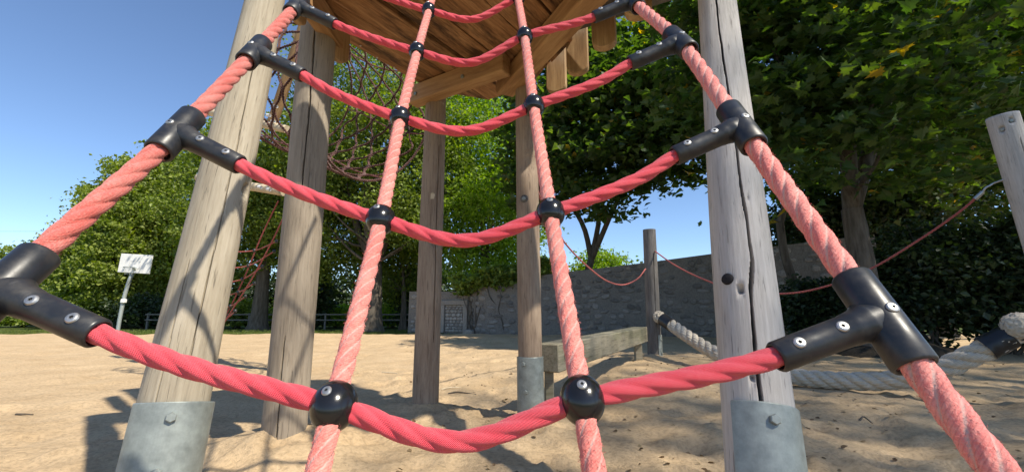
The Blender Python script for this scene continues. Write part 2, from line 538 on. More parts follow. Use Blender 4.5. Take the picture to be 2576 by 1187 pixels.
def stone_mat(name, a, c, d):
    m, N, L, b = new_mat(name)
    o = N.new('ShaderNodeTexCoord').outputs['Object']
    r = N.new('ShaderNodeObjectInfo').outputs['Random']
    n1 = noise(N, L, o, 3.0, 6, 0.7); n2 = noise(N, L, o, 22, 6, 0.7)
    f = math_node(N, L, 'ADD', math_node(N, L, 'MULTIPLY', n2, 0.55), math_node(N, L, 'ADD', math_node(N, L, 'MULTIPLY', n1, 0.25), math_node(N, L, 'MULTIPLY', r, 0.2)))
    L.new(ramp(N, L, f, [(0.33, a), (0.5, c), (0.68, d)]), b.inputs['Base Color'])
    b.inputs['Roughness'].default_value = 0.95; b.inputs['Specular IOR Level'].default_value = 0.15
    bump(N, L, n2, 0.8, 0.03, b)
    return m


M['sand'] = sand_mat(); M['ground'] = ground_mat()
M['mortar'] = stone_mat('wall_mortar', (0.15, 0.135, 0.115), (0.25, 0.225, 0.19), (0.35, 0.32, 0.275))
M['stone'] = stone_mat('wall_stone', (0.11, 0.10, 0.088), (0.22, 0.20, 0.175), (0.38, 0.35, 0.305))
M['palestone'] = stone_mat('pale_infill_stone', (0.20, 0.18, 0.155), (0.36, 0.33, 0.285), (0.50, 0.47, 0.41))
M['earth'] = stone_mat('dark_earth', (0.025, 0.020, 0.014), (0.05, 0.041, 0.03), (0.085, 0.07, 0.052))

# ------------------------------------------------------------------ the ground
g = mesh('ground', [(-600, -600, -0.12), (600, -600, -0.12), (600, 600, -0.12), (-600, 600, -0.12)], [(0, 1, 2, 3)], False)
go = put('ground', g, mat=M['ground']); tag(go, 'green lawn ground under the trees behind the sand pit', 'ground', kind='structure')

POSTS_AT = [(-1.33, 1.52), (-1.42, 2.75), (-0.76, 3.72), (0.16, 3.48), (0.82, 1.45), (2.2, 6.9), (4.25, 3.75)]


def sand_height(x, y):
    h = 0.075 * vnoise(x * 0.55 + 3, y * 0.55 + 8) + 0.045 * vnoise(x * 1.7, y * 1.9 + 40) + 0.030 * vnoise(x * 4.1 + 9, y * 4.3) + 0.016 * vnoise(x * 10, y * 10) + 0.008 * vnoise(x * 23, y * 23)
    for (px, py) in POSTS_AT:
        r2 = (x - px) ** 2 + (y - py) ** 2
        h = h + 0.05 * np.exp(-r2 / 0.12)
    h = h + 0.10 * np.exp(-((x + 1.42) ** 2 + (y - 2.75) ** 2) / 0.35)
    h = h + 0.13 * np.exp(-((x - 2.2) ** 2 + (y - 6.9) ** 2) / 3.0) + 0.05 * np.exp(-((x + 0.76) ** 2 + (y - 3.72) ** 2) / 0.3)
    for (fx, fy, fa, fd) in FEET:
        c, s = math.cos(fa), math.sin(fa)
        m = (np.abs(x - fx) < 0.4) & (np.abs(y - fy) < 0.4)
        if not m.any(): continue
        a = (x[m] - fx) * c + (y[m] - fy) * s; b_ = -(x[m] - fx) * s + (y[m] - fy) * c
        q = (a / 0.13) ** 2 + (b_ / 0.065) ** 2
        h[m] += -fd * np.exp(-q) + 0.5 * fd * np.exp(-((np.sqrt(q) - 1.6) / 0.45) ** 2)
    return h


FEET = []
rf = random.Random(3)
for _ in range(900):
    d = 1.2 + 12 * rf.random() ** 1.5
    FEET.append((rf.uniform(-1.2, 1.2) * d, d, rf.uniform(0, 6.3), rf.uniform(0.012, 0.038)))
    if FEET[-1][0] < -0.4 * d - 0.3: FEET[-1] = FEET[-1][:3] + (FEET[-1][3] * 0.45,)
nx, ny = 390, 390
tx = np.linspace(-1, 1, nx); ux = np.sinh(tx * 3.0) / math.sinh(3.0) * 24
ty = np.linspace(0, 1, ny); uy = -3.0 + 21.6 * (np.exp(ty * 2.6) - 1) / (math.exp(2.6) - 1)
X, Y = np.meshgrid(ux, uy, indexing='xy')
edge = np.where(Y > 17.2, (Y - 17.2) / 1.4, 0)
Yw = Y + 0.35 * vnoise(X * 0.5, X * 0 + 3) * edge
Z = sand_height(X.copy(), Yw.copy()) * np.clip(1 - edge, 0, 1) + 0.01
Z = Z - 0.13 * edge
V = np.stack([X, Yw, Z], -1).reshape(-1, 3)
ii = np.arange(ny - 1)[:, None] * nx + np.arange(nx - 1)[None, :]
Q = np.stack([ii, ii + 1, ii + nx + 1, ii + nx], -1).reshape(-1, 4)
so = put('sand', np_mesh('sand', V, Q), mat=M['sand'])
tag(so, 'pale trampled sand of the playground pit', 'sand', kind='structure')


def sand_z(x, y):
    return float(sand_height(np.array([float(x)]), np.array([float(y)]))[0]) + 0.01


# ------------------------------------------------------------------ posts
def post_mesh(name, length, r0, r1, seed, cracks=(), dents=(), n=72, wobble=0.034, dz=0.022):
    rg = np.random.default_rng(seed)
    m = int(length / dz) + 1
    z = np.linspace(0, length, m)
    th = np.arange(n) / n * 2 * math.pi
    TH, ZZ = np.meshgrid(th, z)
    base = r0 + (r1 - r0) * (ZZ / length)
    o1, o2 = rg.uniform(0, 99, 2)
    r = base * (1 + wobble * (vnoise(np.cos(TH) * 1.3 + o1, ZZ * 1.1 + np.sin(TH) * 1.3 + o2)) * 2 + 0.25 * wobble * vnoise(np.cos(TH) * 9 + o2, np.sin(TH) * 9 + ZZ * 2 + o1))
    for (pts, w, dep) in cracks:      # pts: (z, theta) along the split
        pz = [p[0] for p in pts]; pt = [p[1] for p in pts]
        tc = np.interp(z, pz, pt) + 0.05 * vnoise(z * 9 + o1, z * 0)
        wv = w * np.clip(np.minimum((z - pz[0]) / 0.05, (pz[-1] - z) / 0.05), 0, 1) * (0.75 + 0.9 * np.abs(vnoise(z * 5 + o2, z * 0 + 2)))
        dth = np.abs((TH - tc[:, None] + math.pi) % (2 * math.pi) - math.pi) * r0
        r = r - dep * np.clip(1 - dth / np.maximum(wv[:, None], 1e-5), 0, 1) ** 0.2 * (wv[:, None] > 1e-4)
    for (dzv, dt, sz, dep) in dents:
        dd = np.sqrt((((TH - dt + math.pi) % (2 * math.pi) - math.pi) * r0) ** 2 + (ZZ - dzv) ** 2)
        r = r - dep * np.exp(-(dd / sz) ** (4 if dep > 0.012 else 2))
    V = np.stack([r * np.cos(TH), r * np.sin(TH), ZZ], -1).reshape(-1, 3)
    i = np.arange(m - 1)[:, None] * n; j = np.arange(n)[None, :]; j2 = (j + 1) % n
    Q = np.stack([i + j, i + j2, i + n + j2, i + n + j], -1).reshape(-1, 4)
    # end caps as fans of quads
    c0, c1 = len(V), len(V) + 1
    V = np.concatenate([V, [[0, 0, 0], [0, 0, length]]])
    k = np.arange(0, n, 2)
    cap0 = np.stack([np.full_like(k, c0), (k + 2) % n, k + 1, k], -1)
    cap1 = np.stack([np.full_like(k, c1), (m - 1) * n + k, (m - 1) * n + k + 1, (m - 1) * n + (k + 2) % n], -1)
    me = np_mesh(name, V, np.concatenate([Q, cap0, cap1]))
    rr = r.ravel(); qr = rr[Q]
    flat_ = np.concatenate([(qr.max(1) - qr.min(1)) < 0.004, np.zeros(len(cap0) + len(cap1), bool)])
    me.polygons.foreach_set('use_smooth', flat_)
    return me


def add_post(name, parent, p0, p1, r0, r1, mat, seed, **k):
    p0, p1 = Vector(p0), Vector(p1)
    me = post_mesh(name, (p1 - p0).length, r0, r1, seed, **k)
    o = put(name, me, parent, p0, mat)
    o.rotation_euler = basis(p1 - p0).to_euler()
    return o


def child_local(name, me, parent, mat, loc=(0, 0, 0), rot=None):
    """a child placed in its parent's own axes"""
    if mat is not None and len(me.materials) == 0: me.materials.append(mat)
    o = bpy.data.objects.new(name, me)
    link(o, parent)
    o.location = loc
    if rot is not None: o.rotation_euler = rot
    return o


def shell_mesh(r, a0, a1, z0, z1, t=0.006, n=40):
    v, f = [], []
    for k in range(n + 1):
        a = a0 + (a1 - a0) * k / n
        for rr, zz in ((r, z0), (r + t, z0), (r + t, z1 - 0.004), (r + t * 0.6, z1), (r, z1)):
            v.append((rr * math.cos(a), rr * math.sin(a), zz))
    for k in range(n):
        for j in range(5):
            f.append((k * 5 + j, k * 5 + (j + 1) % 5, k * 5 + 5 + (j + 1) % 5, k * 5 + 5 + j))
    f.append((0, 1, 2, 3, 4)); f.append(tuple(n * 5 + j for j in (4, 3, 2, 1, 0)))
    return mesh('shoe', v, f, False)


def bolt_mesh(r=0.017, h=0.014, washer=0.0):
    v, f = [], []
    for (rr, zz, n6) in ((r, 0, 1), (r, h * 0.8, 1), (r * 0.82, h, 1)):
        for k in range(6):
            a = k * math.pi / 3
            v.append((rr * math.cos(a), rr * math.sin(a), zz))
    for i in range(2):
        for k in range(6):
            f.append((i * 6 + k, i * 6 + (k + 1) % 6, i * 6 + 6 + (k + 1) % 6, i * 6 + 6 + k))
    f.append(tuple(range(12, 18)))
    return mesh('bolt', v, f, False)


BOLT = bolt_mesh(); BOLT.materials.append(M['zinc'])


def radial(parent, name, me, r, a, z, mat=None):
    m = basis((math.cos(a), math.sin(a), 0), (0, 0, 1))
    return child_local(name, me, parent, mat, (r * math.cos(a), r * math.sin(a), z), m.to_euler())


R90 = -math.pi / 2
tower = empty('climbing_tower', (0, 3.0, 0))
tag(tower, 'brown wooden climbing tower deck carried on tall round log posts', 'climbing frame')

FA, FB = R90 + 0.60, R90 - 0.48      # where each post faces the sand pit
# leaning front left post
pA0 = P(415, 1120, 1.61); pA1 = P(668, 0, 2.02); dirA = (pA1 - pA0).normalized()
pA0 = pA0 - dirA * ((pA0.z + 0.25) / dirA.z); pA1 = pA0 + dirA * (3.25 / dirA.z)
zA = lambda py: (P(420 + (1120 - py) * 0.22, py, 1.61 + (1120 - py) / 1120 * 0.41).z - pA0.z) / dirA.z
post_a = add_post('post', tower, pA0, pA1, 0.114, 0.082, M['post'], 21, n=280,
                  cracks=[([(0.9, FA + 0.15), (1.6, FA + 0.2), (2.4, FA + 0.12)], 0.0022, 0.012), ([(0.5, FA - 0.5), (1.3, FA - 0.52)], 0.0018, 0.010)],
                  dents=[(zA(488), FA + 1.0, 0.022, 0.055), (zA(512), FA + 0.95, 0.028, -0.008)])
tag(post_a, 'pale sunlit leaning front post with a knot hole')
shA = child_local('shoe', shell_mesh(0.1165, FA - 1.15, FA + 1.7, 0.0, zA(1010)), post_a, M['zinc'])
radial(post_a, 'bolt', BOLT, 0.1225, FA + 0.02, zA(1048)); radial(post_a, 'bolt', BOLT, 0.1225, FA - 0.05, zA(1185))
# leaning front right post with the long split
pB0 = P(1900, 1000, 1.57); pB1 = P(1803, 0, 2.22); dirB = (pB1 - pB0).normalized()
pB0 = pB0 - dirB * ((pB0.z + 0.25) / dirB.z); pB1 = pB0 + dirB * (3.25 / dirB.z)
zB = lambda py: (P(1870, py, 1.57 + (1000 - py) / 1000 * 0.65).z - pB0.z) / dirB.z
post_b = add_post('post', tower, pB0, pB1, 0.116, 0.096, M['post_grey'], 22, n=420,
                  cracks=[([(zB(1060), FB + 0.17), (zB(900), FB + 0.13), (zB(760), FB + 0.16), (zB(690), FB + 0.34), (zB(580), FB + 0.30), (zB(480), FB + 0.22)], 0.0062, 0.085),
                          ([(zB(600), FB + 0.26), (zB(480), FB + 0.24), (zB(170), FB + 0.02), (zB(0), FB - 0.06), (zB(-200), FB - 0.1)], 0.0050, 0.08)],
                  dents=[(zB(755), FB - 0.12, 0.012, 0.035), (zB(775), FB - 0.12, 0.008, 0.022), (zB(960), FB - 0.02, 0.010, 0.028), (zB(540), FB + 0.45, 0.006, 0.008)])
tag(post_b, 'grey leaning front post with a long black crack')
child_local('shoe', shell_mesh(0.1185, FB - 0.62, FB + 1.9, 0.0, zB(1025)), post_b, M['zinc'])
radial(post_b, 'bolt', BOLT, 0.124, FB + 0.40, zB(1068)); radial(post_b, 'bolt', BOLT, 0.124, FB + 0.40, zB(1068) - 0.25)
cap = lathe('plug', [(0.0, 0.008), (0.017, 0.0075), (0.0215, 0.004), (0.0225, -0.01)], 28)
radial(post_b, 'plug', cap, 0.111, FB - 0.50, zB(727), M['rubber'])
# inner posts
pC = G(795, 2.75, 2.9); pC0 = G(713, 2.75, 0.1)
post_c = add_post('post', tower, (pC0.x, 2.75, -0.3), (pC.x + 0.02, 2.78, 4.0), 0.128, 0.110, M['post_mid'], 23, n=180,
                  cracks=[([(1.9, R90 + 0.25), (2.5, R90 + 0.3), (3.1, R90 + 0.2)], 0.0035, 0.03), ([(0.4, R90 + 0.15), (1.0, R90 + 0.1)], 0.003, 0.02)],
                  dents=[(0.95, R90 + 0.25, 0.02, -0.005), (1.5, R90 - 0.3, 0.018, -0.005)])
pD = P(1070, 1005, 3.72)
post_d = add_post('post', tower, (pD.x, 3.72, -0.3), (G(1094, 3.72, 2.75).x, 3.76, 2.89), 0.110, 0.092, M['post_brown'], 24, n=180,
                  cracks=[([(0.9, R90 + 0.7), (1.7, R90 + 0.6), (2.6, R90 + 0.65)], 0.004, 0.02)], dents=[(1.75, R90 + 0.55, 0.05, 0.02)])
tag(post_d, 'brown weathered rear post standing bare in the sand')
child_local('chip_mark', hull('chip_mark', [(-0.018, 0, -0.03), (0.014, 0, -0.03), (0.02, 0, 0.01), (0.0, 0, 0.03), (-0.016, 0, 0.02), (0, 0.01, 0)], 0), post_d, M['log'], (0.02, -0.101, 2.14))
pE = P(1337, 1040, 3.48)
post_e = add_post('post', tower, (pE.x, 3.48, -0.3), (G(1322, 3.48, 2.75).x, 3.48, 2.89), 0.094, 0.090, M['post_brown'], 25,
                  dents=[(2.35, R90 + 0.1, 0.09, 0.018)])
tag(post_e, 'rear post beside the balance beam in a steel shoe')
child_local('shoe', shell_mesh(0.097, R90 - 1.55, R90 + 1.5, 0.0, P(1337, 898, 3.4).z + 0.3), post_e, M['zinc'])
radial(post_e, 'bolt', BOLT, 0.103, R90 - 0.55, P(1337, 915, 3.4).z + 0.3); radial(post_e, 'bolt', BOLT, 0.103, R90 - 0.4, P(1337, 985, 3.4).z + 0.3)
eye = lathe('bolt_socket', [(0.012, 0.004), (0.03, 0.003), (0.034, -0.004), (0.036, -0.02)], 24)
radial(post_e, 'bolt_socket', eye, 0.091, R90 - 0.35, P(1306, 500, 3.4).z + 0.3, M['post_dark'])
radial(post_e, 'bolt', BOLT, 0.090, R90 - 0.35, P(1306, 500, 3.4).z + 0.3)

# deck boards: u along the board, v across
DU, DV = Vector((0.57, 0.82, 0)).normalized(), Vector((0.82, -0.57, 0)).normalized()
ZD = 2.9
edges_v = [-2.80, -2.46, -2.205, -1.965, -1.63, -1.34, -1.07, -0.78, -0.48, -0.18, 0.12]
deck_rot = basis((0, 0, 1), DU).to_euler()
rb = random.Random(5)


def deck_limits(v):
    umax = 2.92 - 0.614 * (v + 1.667)
    if v < -1.9: umax = 3.12
    if v < -2.5: umax = 2.66
    umin = max((2.33 - DV.y * v) / DU.y, (-1.32 - DV.x * v) / DU.x)
    return umin, min(umax, (1.25 - DV.x * v) / DU.x)


for va, vb in zip(edges_v[:-1], edges_v[1:]):
    va, vb = va + rb.uniform(0.004, 0.012), vb - rb.uniform(0.004, 0.012)
    (ua0, ua1), (ub0, ub1) = deck_limits(va), deck_limits(vb)
    if min(ua1 - ua0, ub1 - ub0) < 0.1: continue
    dz = rb.uniform(-0.012, 0.008)
    j = rb.uniform(-0.02, 0.03)
    pts = [(ua0, va), (ua1 + j, va), (ub1 + j, vb), (ub0, vb)]
    cu, cv = (ua0 + ub1) / 2, (va + vb) / 2
    me = hull('deck_board', [(u - cu, -(v - cv), z) for (u, v) in pts for z in (0.0 + dz, 0.045 + dz)], 0.004)
    o = put('deck_board', me, tower, DU * cu + DV * cv + Vector((0, 0, ZD)), M['deck'])
    o.rotation_euler = deck_rot
blocker_pts = [DU * u + DV * v for v in (-2.74, -2.0, -1.3, -0.6, 0.0) for u in (deck_limits(v)[0] + 0.05, min(deck_limits(v)[1] - 0.08, 2.6))]
put('gap_light_blocker', hull('gap_light_blocker', [(p.x, p.y, ZD + dz_) for p in blocker_pts for dz_ in (0.057, 0.07)]), tower, mat=M['post_dark'])  # added dark plate over the boards, blocks sky light in their gaps
# screw heads near the outer board's edge
SCREWDOT = lathe('screw', [(0.0, 0.003), (0.006, 0.0028), (0.0085, 0.0)], 12); SCREWDOT.materials.append(M['screw'])
for (px, py) in ((907, 116), (949, 145.5), (992, 170)):
    r = ray(px, py); p = Vector((0, 0, HC)) + r * ((ZD - 0.004 - HC) / r.z)
    s = put('screw', SCREWDOT, tower, p); s.rotation_euler = (math.pi, 0, 0)


def beam_between(name, a, b, w, h, mat, parent, rounded=0.0):
    a, b = Vector(a), Vector(b); L_ = (b - a).length
    if rounded:
        pts = []
        for e, s in ((-1, -1), (1, 1)):
            for k in range(-4, 5):
                an = k * math.pi / 10
                x = s * (L_ / 2 - rounded + rounded * math.cos(an)); zz = math.sin(an) * h / 2 * 0.98
                pts += [(x, -w / 2 + 0.012 * (abs(k) == 4), zz), (x, w / 2, zz)]
        me = hull(name, pts, 0.004)
    else:
        me = bevel_box(name, L_, w, h, 0.008)
    o = put(name, me, parent, (a + b) / 2, mat)
    x = (b - a).normalized(); z = Vector((0, 0, 1)); z = (z - x * z.dot(x)).normalized()
    o.rotation_euler = Matrix((x, z.cross(x), z)).transposed().to_euler()
    return o


def onplane(px, py, z):
    r = ray(px, py)
    return Vector((0, 0, HC)) + r * ((z - HC) / r.z)


b1a = DU * 2.56 + DV * -2.90 + Vector((0, 0, ZD - 0.092)); b1b = DU * 2.60 + DV * -1.86 + Vector((0, 0, ZD - 0.092))
bm1 = beam_between('beam', b1a, b1b, 0.12, 0.17, M['beam'], tower)
for t in (0.12, -0.42): child_local('bolt', BOLT, bm1, None, (t, -0.061, -0.02), (math.pi / 2, 0, 0))
b2a = onplane(1266, 226, ZD - 0.10); b2b = onplane(1482, -12, ZD - 0.10); b2b = b2b + (b2b - b2a).normalized() * 0.45
beam_between('beam', b2a, b2b, 0.15, 0.17, M['beam'], tower, 0.07)
beam_between('beam', (-1.28, 2.12, ZD - 0.10), (1.20, 2.14, ZD - 0.10), 0.12, 0.17, M['beam'], tower, 0.05)
beam_between('front_plank', (-1.30, 2.11, ZD + 0.023), (1.22, 2.13, ZD + 0.023), 0.29, 0.045, M['deck'], tower)
beam_between('beam', (-1.30, 2.25, ZD - 0.10), (-1.27, 2.98, ZD - 0.10), 0.10, 0.17, M['beam'], tower)


def slat(x, y, ang, z0, z1, w=0.15, t=0.045):
    pts = []
    for k in range(0, 9):
        a = math.pi + k * math.pi / 8
        xx = math.cos(a) * w / 2; zz = z0 + 0.055 + math.sin(a) * 0.055
        pts += [(xx, -t / 2, zz), (xx, t / 2, zz)]
    for s in (-1, 1):
        pts += [(s * w / 2, -t / 2, z1), (s * w / 2, t / 2, z1)]
    me = hull('palisade_slat', [(a, b_, c - z0) for a, b_, c in pts], 0.006)
    o = put('palisade_slat', me, tower, (x, y, z0), M['slat'])
    o.rotation_euler = (0, 0, ang)
    return o


aR = math.atan2(-0.633, 0.274)
for (x, y) in ((0.345, 3.36), (0.475, 3.05), (0.615, 2.74), (0.76, 2.42)):
    slat(x + 0.03, y + 0.02, math.radians(-16) + rb.uniform(-0.08, 0.08), 2.63 + rb.uniform(-0.02, 0.02), 3.75, 0.165, 0.07)
slat(-1.255, 2.86, math.radians(62), 2.62, 3.75, 0.17)
slat(-1.345, 2.45, math.radians(88), 2.63, 3.75)
for t in (0.2, 0.4, 0.6, 0.8):
    p = Vector((-1.27, 3.10, 0)).lerp(Vector((-0.93, 3.58, 0)), t) + Vector((-0.03, 0.02, 0))
    if t > 0.5: continue

# ------------------------------------------------------------------ the climbing net in front
net = empty('climbing_net', (0, 0.5, 0))
tag(net, 'pink red climbing net of thick ropes with black connectors in the foreground', 'climbing net')
XL = {0: -0.596, 1: -0.593, 2: -0.604, 3: -0.640}
XR = {0: 0.424, 1: 0.405, 2: 0.395, 3: 0.362}
ZE = {0: (0.0245, -0.007), 1: (0.3115, 0.323), 2: (0.600, 0.625), 3: (0.895, 0.912)}
NL = {0: (-0.198, -0.103), 1: (-0.224, 0.155), 2: (-0.254, 0.4356), 3: (-0.276, 0.747)}
NR = {0: (0.0785, -0.0965), 1: (0.066, 0.167), 2: (0.050, 0.465), 3: (0.037, 0.796)}
ZM = {0: -0.140, 1: 0.119, 2: 0.404, 3: 0.712}
YK = lambda k: {0: 0.51, 1: 0.727, 2: 0.932, 3: 1.158}.get(k, 0.51 + 0.2155 * k)


def rung_geo(k):
    y = YK(k)
    if k in XL:
        zl, zr = ZE[k]; return y, (XL[k], zl), NL[k], ZM[k], NR[k], (XR[k], zr)
    b = 3 if k > 3 else 0; q = k - b
    f = lambda a: (a[0] - 0.016 * q, a[1] + 0.297 * q)
    return y, f((XL[b], ZE[b][0])), f(NL[b]), ZM[b] + 0.297 * q, f(NR[b]), f((XR[b], ZE[b][1]))


KS = list(range(-2, 7))
W3 = lambda x, y, z: np.array([x, y, HC + z])
VIEW = Vector((0, -0.81, 0.59))

# torx screw
def screw_mesh():
    v, f, mi = [], [], []
    n = 24
    prof = [(0.0085, -0.002), (0.0085, 0.0), (0.0072, 0.0016), (0.0048, 0.0023)]
    for r, z in prof:
        for k in range(n):
            a = 2 * math.pi * k / n; v.append((r * math.cos(a), r * math.sin(a), z))
    star = []
    for k in range(n):
        a = 2 * math.pi * k / n; r = 0.0026 + 0.0006 * math.cos(6 * a); v.append((r * math.cos(a), r * math.sin(a), 0.0023))
    for k in range(n):
        a = 2 * math.pi * k / n; r = 0.0024 + 0.0006 * math.cos(6 * a); v.append((r * math.cos(a), r * math.sin(a), 0.0002))
    for i in range(5):
        for k in range(n):
            f.append((i * n + k, i * n + (k + 1) % n, (i + 1) * n + (k + 1) % n, (i + 1) * n + k)); mi.append(0 if i < 4 else 1)
    f.append(tuple(5 * n + k for k in range(n))); mi.append(1)
    me = mesh('screw', v, f, False)
    me.materials.append(M['screw']); me.materials.append(M['recess'])
    me.polygons.foreach_set('material_index', mi)
    return me


SCREW = screw_mesh()


def add_screw(parent, p, nrm, s=1.0):
    o = put('screw', SCREW, parent, p)
    o.rotation_euler = basis(nrm, (0.3, 0, 1)).to_euler()
    o.rotation_euler.rotate_axis('Z', random.uniform(0, 6))
    o.scale = (s, s, s)
    return o


def connector(center, axis, bdir, parent, RM=0.0222, RI=0.0166, HL=0.060, RB=0.0176, LB=0.133):
    """tee of two tubes, main along axis, branch along bdir, as one skin with a filleted root"""
    axis, bdir = Vector(axis).normalized(), Vector(bdir).normalized()
    j = Join()
    # main: closed profile outside - rim - inside
    prof = [(RI, -HL * 0.55), (RI, -HL + 0.002), (RI + 0.002, -HL), (RM - 0.002, -HL), (RM, -HL + 0.003), (RM, -HL * 0.4), (RM, 0), (RM, HL * 0.4), (RM, HL - 0.003), (RM - 0.002, HL), (RI + 0.002, HL), (RI, HL - 0.002), (RI, HL * 0.55)]
    n = 40
    B = basis(axis, bdir)
    ring = [(math.cos(2 * math.pi * k / n), math.sin(2 * math.pi * k / n)) for k in range(n)]
    V = [B @ Vector((r * c, r * s, z)) for r, z in prof for c, s in ring]
    Q = [(i * n + k, i * n + (k + 1) % n, (i + 1) * n + (k + 1) % n, (i + 1) * n + k) for i in range(len(prof) - 1) for k in range(n)]
    j.add(np.array([tuple(v) for v in V]), np.array(Q))
    B2 = basis(bdir, axis)
    V, rings = [], 0
    ts = [0.004, 0.012, 0.0165, 0.019, 0.022, 0.027, 0.034, 0.0415, 0.0432, 0.09, LB - 0.003, LB, LB, LB - 0.002, LB - 0.03]
    for idx, t in enumerate(ts):
        r = RB + 0.0065 * math.exp(-max(t - 0.0185, 0) / 0.0065) + (0.0009 if t < 0.0425 else 0.0)
        if idx == 11: r = RB - 0.002
        if idx == 12: r = 0.0142
        if idx >= 13: r = 0.0134
        for c, s in ring:
            rr = r if t > 0.0185 else min(r, 0.0217)
            V.append(B2 @ Vector((rr * c, rr * s * (1 if t > 0.03 else min(1, 0.0212 / rr)), t)))
        rings += 1
    Q = [(i * n + k, i * n + (k + 1) % n, (i + 1) * n + (k + 1) % n, (i + 1) * n + k) for i in range(rings - 1) for k in range(n)]
    j.add(np.array([tuple(v) for v in V]), np.array(Q))
    o = put('connector', j.mesh('connector'), parent, center, M['plastic'])
    vn = (VIEW - axis * VIEW.dot(axis)).normalized()
    add_screw(o, Vector(center) + vn * (RM + 0.0004), vn, 0.80)
    vb = (VIEW - bdir * VIEW.dot(bdir)).normalized()
    for t in (0.055, 0.108):
        add_screw(o, Vector(center) + bdir * t + vb * (RB + 0.0004), vb, 0.78)
    return o


def ball_mesh():
    n, m = 40, 28
    v, f = [], []
    for i in range(m + 1):
        ph = math.pi * i / m
        r = 1.0
        seam = abs(ph - math.pi / 2)
        if seam < 0.03: r = 0.975
        for k in range(n):
            a = 2 * math.pi * k / n
            v.append((r * math.sin(ph) * math.cos(a) * 1.0, r * math.sin(ph) * math.sin(a) * 1.0, r * math.cos(ph) * 1.06))
    for i in range(m):
        for k in range(n):
            f.append((i * n + k, (i + 1) * n + k, (i + 1) * n + (k + 1) % n, i * n + (k + 1) % n))
    me = mesh('knot_ball', v, f); me.materials.append(M['ball'])
    return me


BALL = ball_mesh()
RBALL = 0.0248
sideL, sideR, vertL, vertR = [], [], [], []
for k in KS:
    y, eL, nL, zm, nR, eR = rung_geo(k)
    cL, cR = W3(eL[0], y, eL[1]), W3(eR[0], y, eR[1])
    a, b_ = W3(nL[0], y, nL[1]), W3(nR[0], y, nR[1])
    mid = W3((nL[0] + nR[0]) / 2, y, zm)
    sideL.append(cL); sideR.append(cR); vertL.append(a); vertR.append(b_)
    slope = 0.40 if k <= 0 else 0.5
    bL = np.array([1, 0, -slope]); bL /= np.linalg.norm(bL); bR = np.array([-1, 0, -slope + 0.05]); bR /= np.linalg.norm(bR)
    path = spline([cL + bL * 0.05, cL + bL * 0.125, cL * 0.45 + a * 0.55 + np.array([0, 0, -0.012]), a, mid, b_, cR * 0.45 + b_ * 0.55 + np.array([0, 0, -0.010]), cR + bR * 0.125, cR + bR * 0.05], 0.004 if -1 < k < 5 else 0.008)
    put('rung_rope', sweep('rung_rope', path, 0.0123, n=36 if -1 < k < 5 else 20, lobes=4, depth=0.58, turns=6.0), net, mat=M['rung'])
    rung_geo_b = (bL, bR)
    y2, eL2, _, _, _, eR2 = rung_geo(k + 1)
    axL, axR = W3(eL2[0], y2, eL2[1]) - cL, W3(eR2[0], y2, eR2[1]) - cR
    connector(cL, axL, bL, net); connector(cR, axR, bR, net)
    for c in (a, b_):
        o = put('knot_ball', BALL, net, c)
        o.rotation_euler = basis(VIEW + Vector((-0.15, 0, 0.25)), (1, 0, 0)).to_euler()
        o.scale = (RBALL, RBALL * 1.16, RBALL)
        nv = (VIEW + Vector((-0.12, 0, 0.3))).normalized()
        s = add_screw(net, Vector(c) + nv * (RBALL * 1.04), nv, 0.82)
        s.parent = o
        s.matrix_parent_inverse = Matrix()
        inv = (Matrix.Translation(Vector(c) - Vector((0, 0.5, 0)) + Vector((0, 0.5, 0))) @ o.rotation_euler.to_matrix().to_4x4() @ Matrix.Diagonal((RBALL, RBALL * 1.16, RBALL, 1))).inverted()
        mw = Matrix.Translation(Vector(c) + nv * (RBALL * 1.065)) @ basis(nv, (0.3, 0, 1)).to_4x4() @ Matrix.Diagonal((0.68, 0.68, 0.68, 1))
        s.matrix_basis = inv @ mw
ends = lambda L_: [L_[0] + (L_[0] - L_[1]) * 0.9] + L_ + [L_[-1] + (L_[-1] - L_[-2]) * 0.95]
put('side_rope', sweep('side_rope', spline(ends(sideL), 0.005), 0.0153, n=40, lobes=4, depth=0.60, turns=6.6), net, mat=M['side'])
put('side_rope', sweep('side_rope', spline(ends(sideR), 0.005), 0.0156, n=40, lobes=4, depth=0.50, turns=6.4, rough=0.02), net, mat=M['sideworn'])
for L_ in (vertL, vertR):
    put('vertical_rope', sweep('vertical_rope', spline(ends(L_), 0.005), 0.0125, n=36, lobes=4, depth=0.45, turns=9.0, rough=0.016), net, mat=M['vert'])

def fuzz(name, pts, R_, count, seed, mat):
    """fine broken fibres standing off a worn rope"""
    rg = np.random.default_rng(seed)
    T, N_, B_ = frames(pts)
    i_ = rg.integers(1, len(pts) - 1, count); a = rg.uniform(0, 2 * math.pi, count)
    rad = np.cos(a)[:, None] * N_[i_] + np.sin(a)[:, None] * B_[i_]
    base = np.asarray(pts)[i_] + rad * R_ * 0.93 + T[i_] * rg.uniform(-0.003, 0.003, (count, 1))
    d = rad * rg.uniform(0.3, 1.0, (count, 1)) + T[i_] * rg.normal(size=(count, 1)) * 0.8 + rg.normal(size=(count, 3)) * 0.35
    d /= np.linalg.norm(d, axis=1)[:, None]
    ln = rg.uniform(0.0015, 0.0048, (count, 1))
    sdv = np.cross(d, rg.normal(size=(count, 3))); sdv /= np.linalg.norm(sdv, axis=1)[:, None]
    w = 0.00016
    V = np.stack([base - sdv * w, base + sdv * w, base + d * ln * 0.6 + sdv * w + rad * 0.0006, base + d * ln], 1).reshape(-1, 3)
    Fq = np.arange(count * 4).reshape(-1, 4)
    me = np_mesh(name, V, Fq, False)
    o = put(name, me, net, mat=mat); tag(o, kind='stuff')
    return o


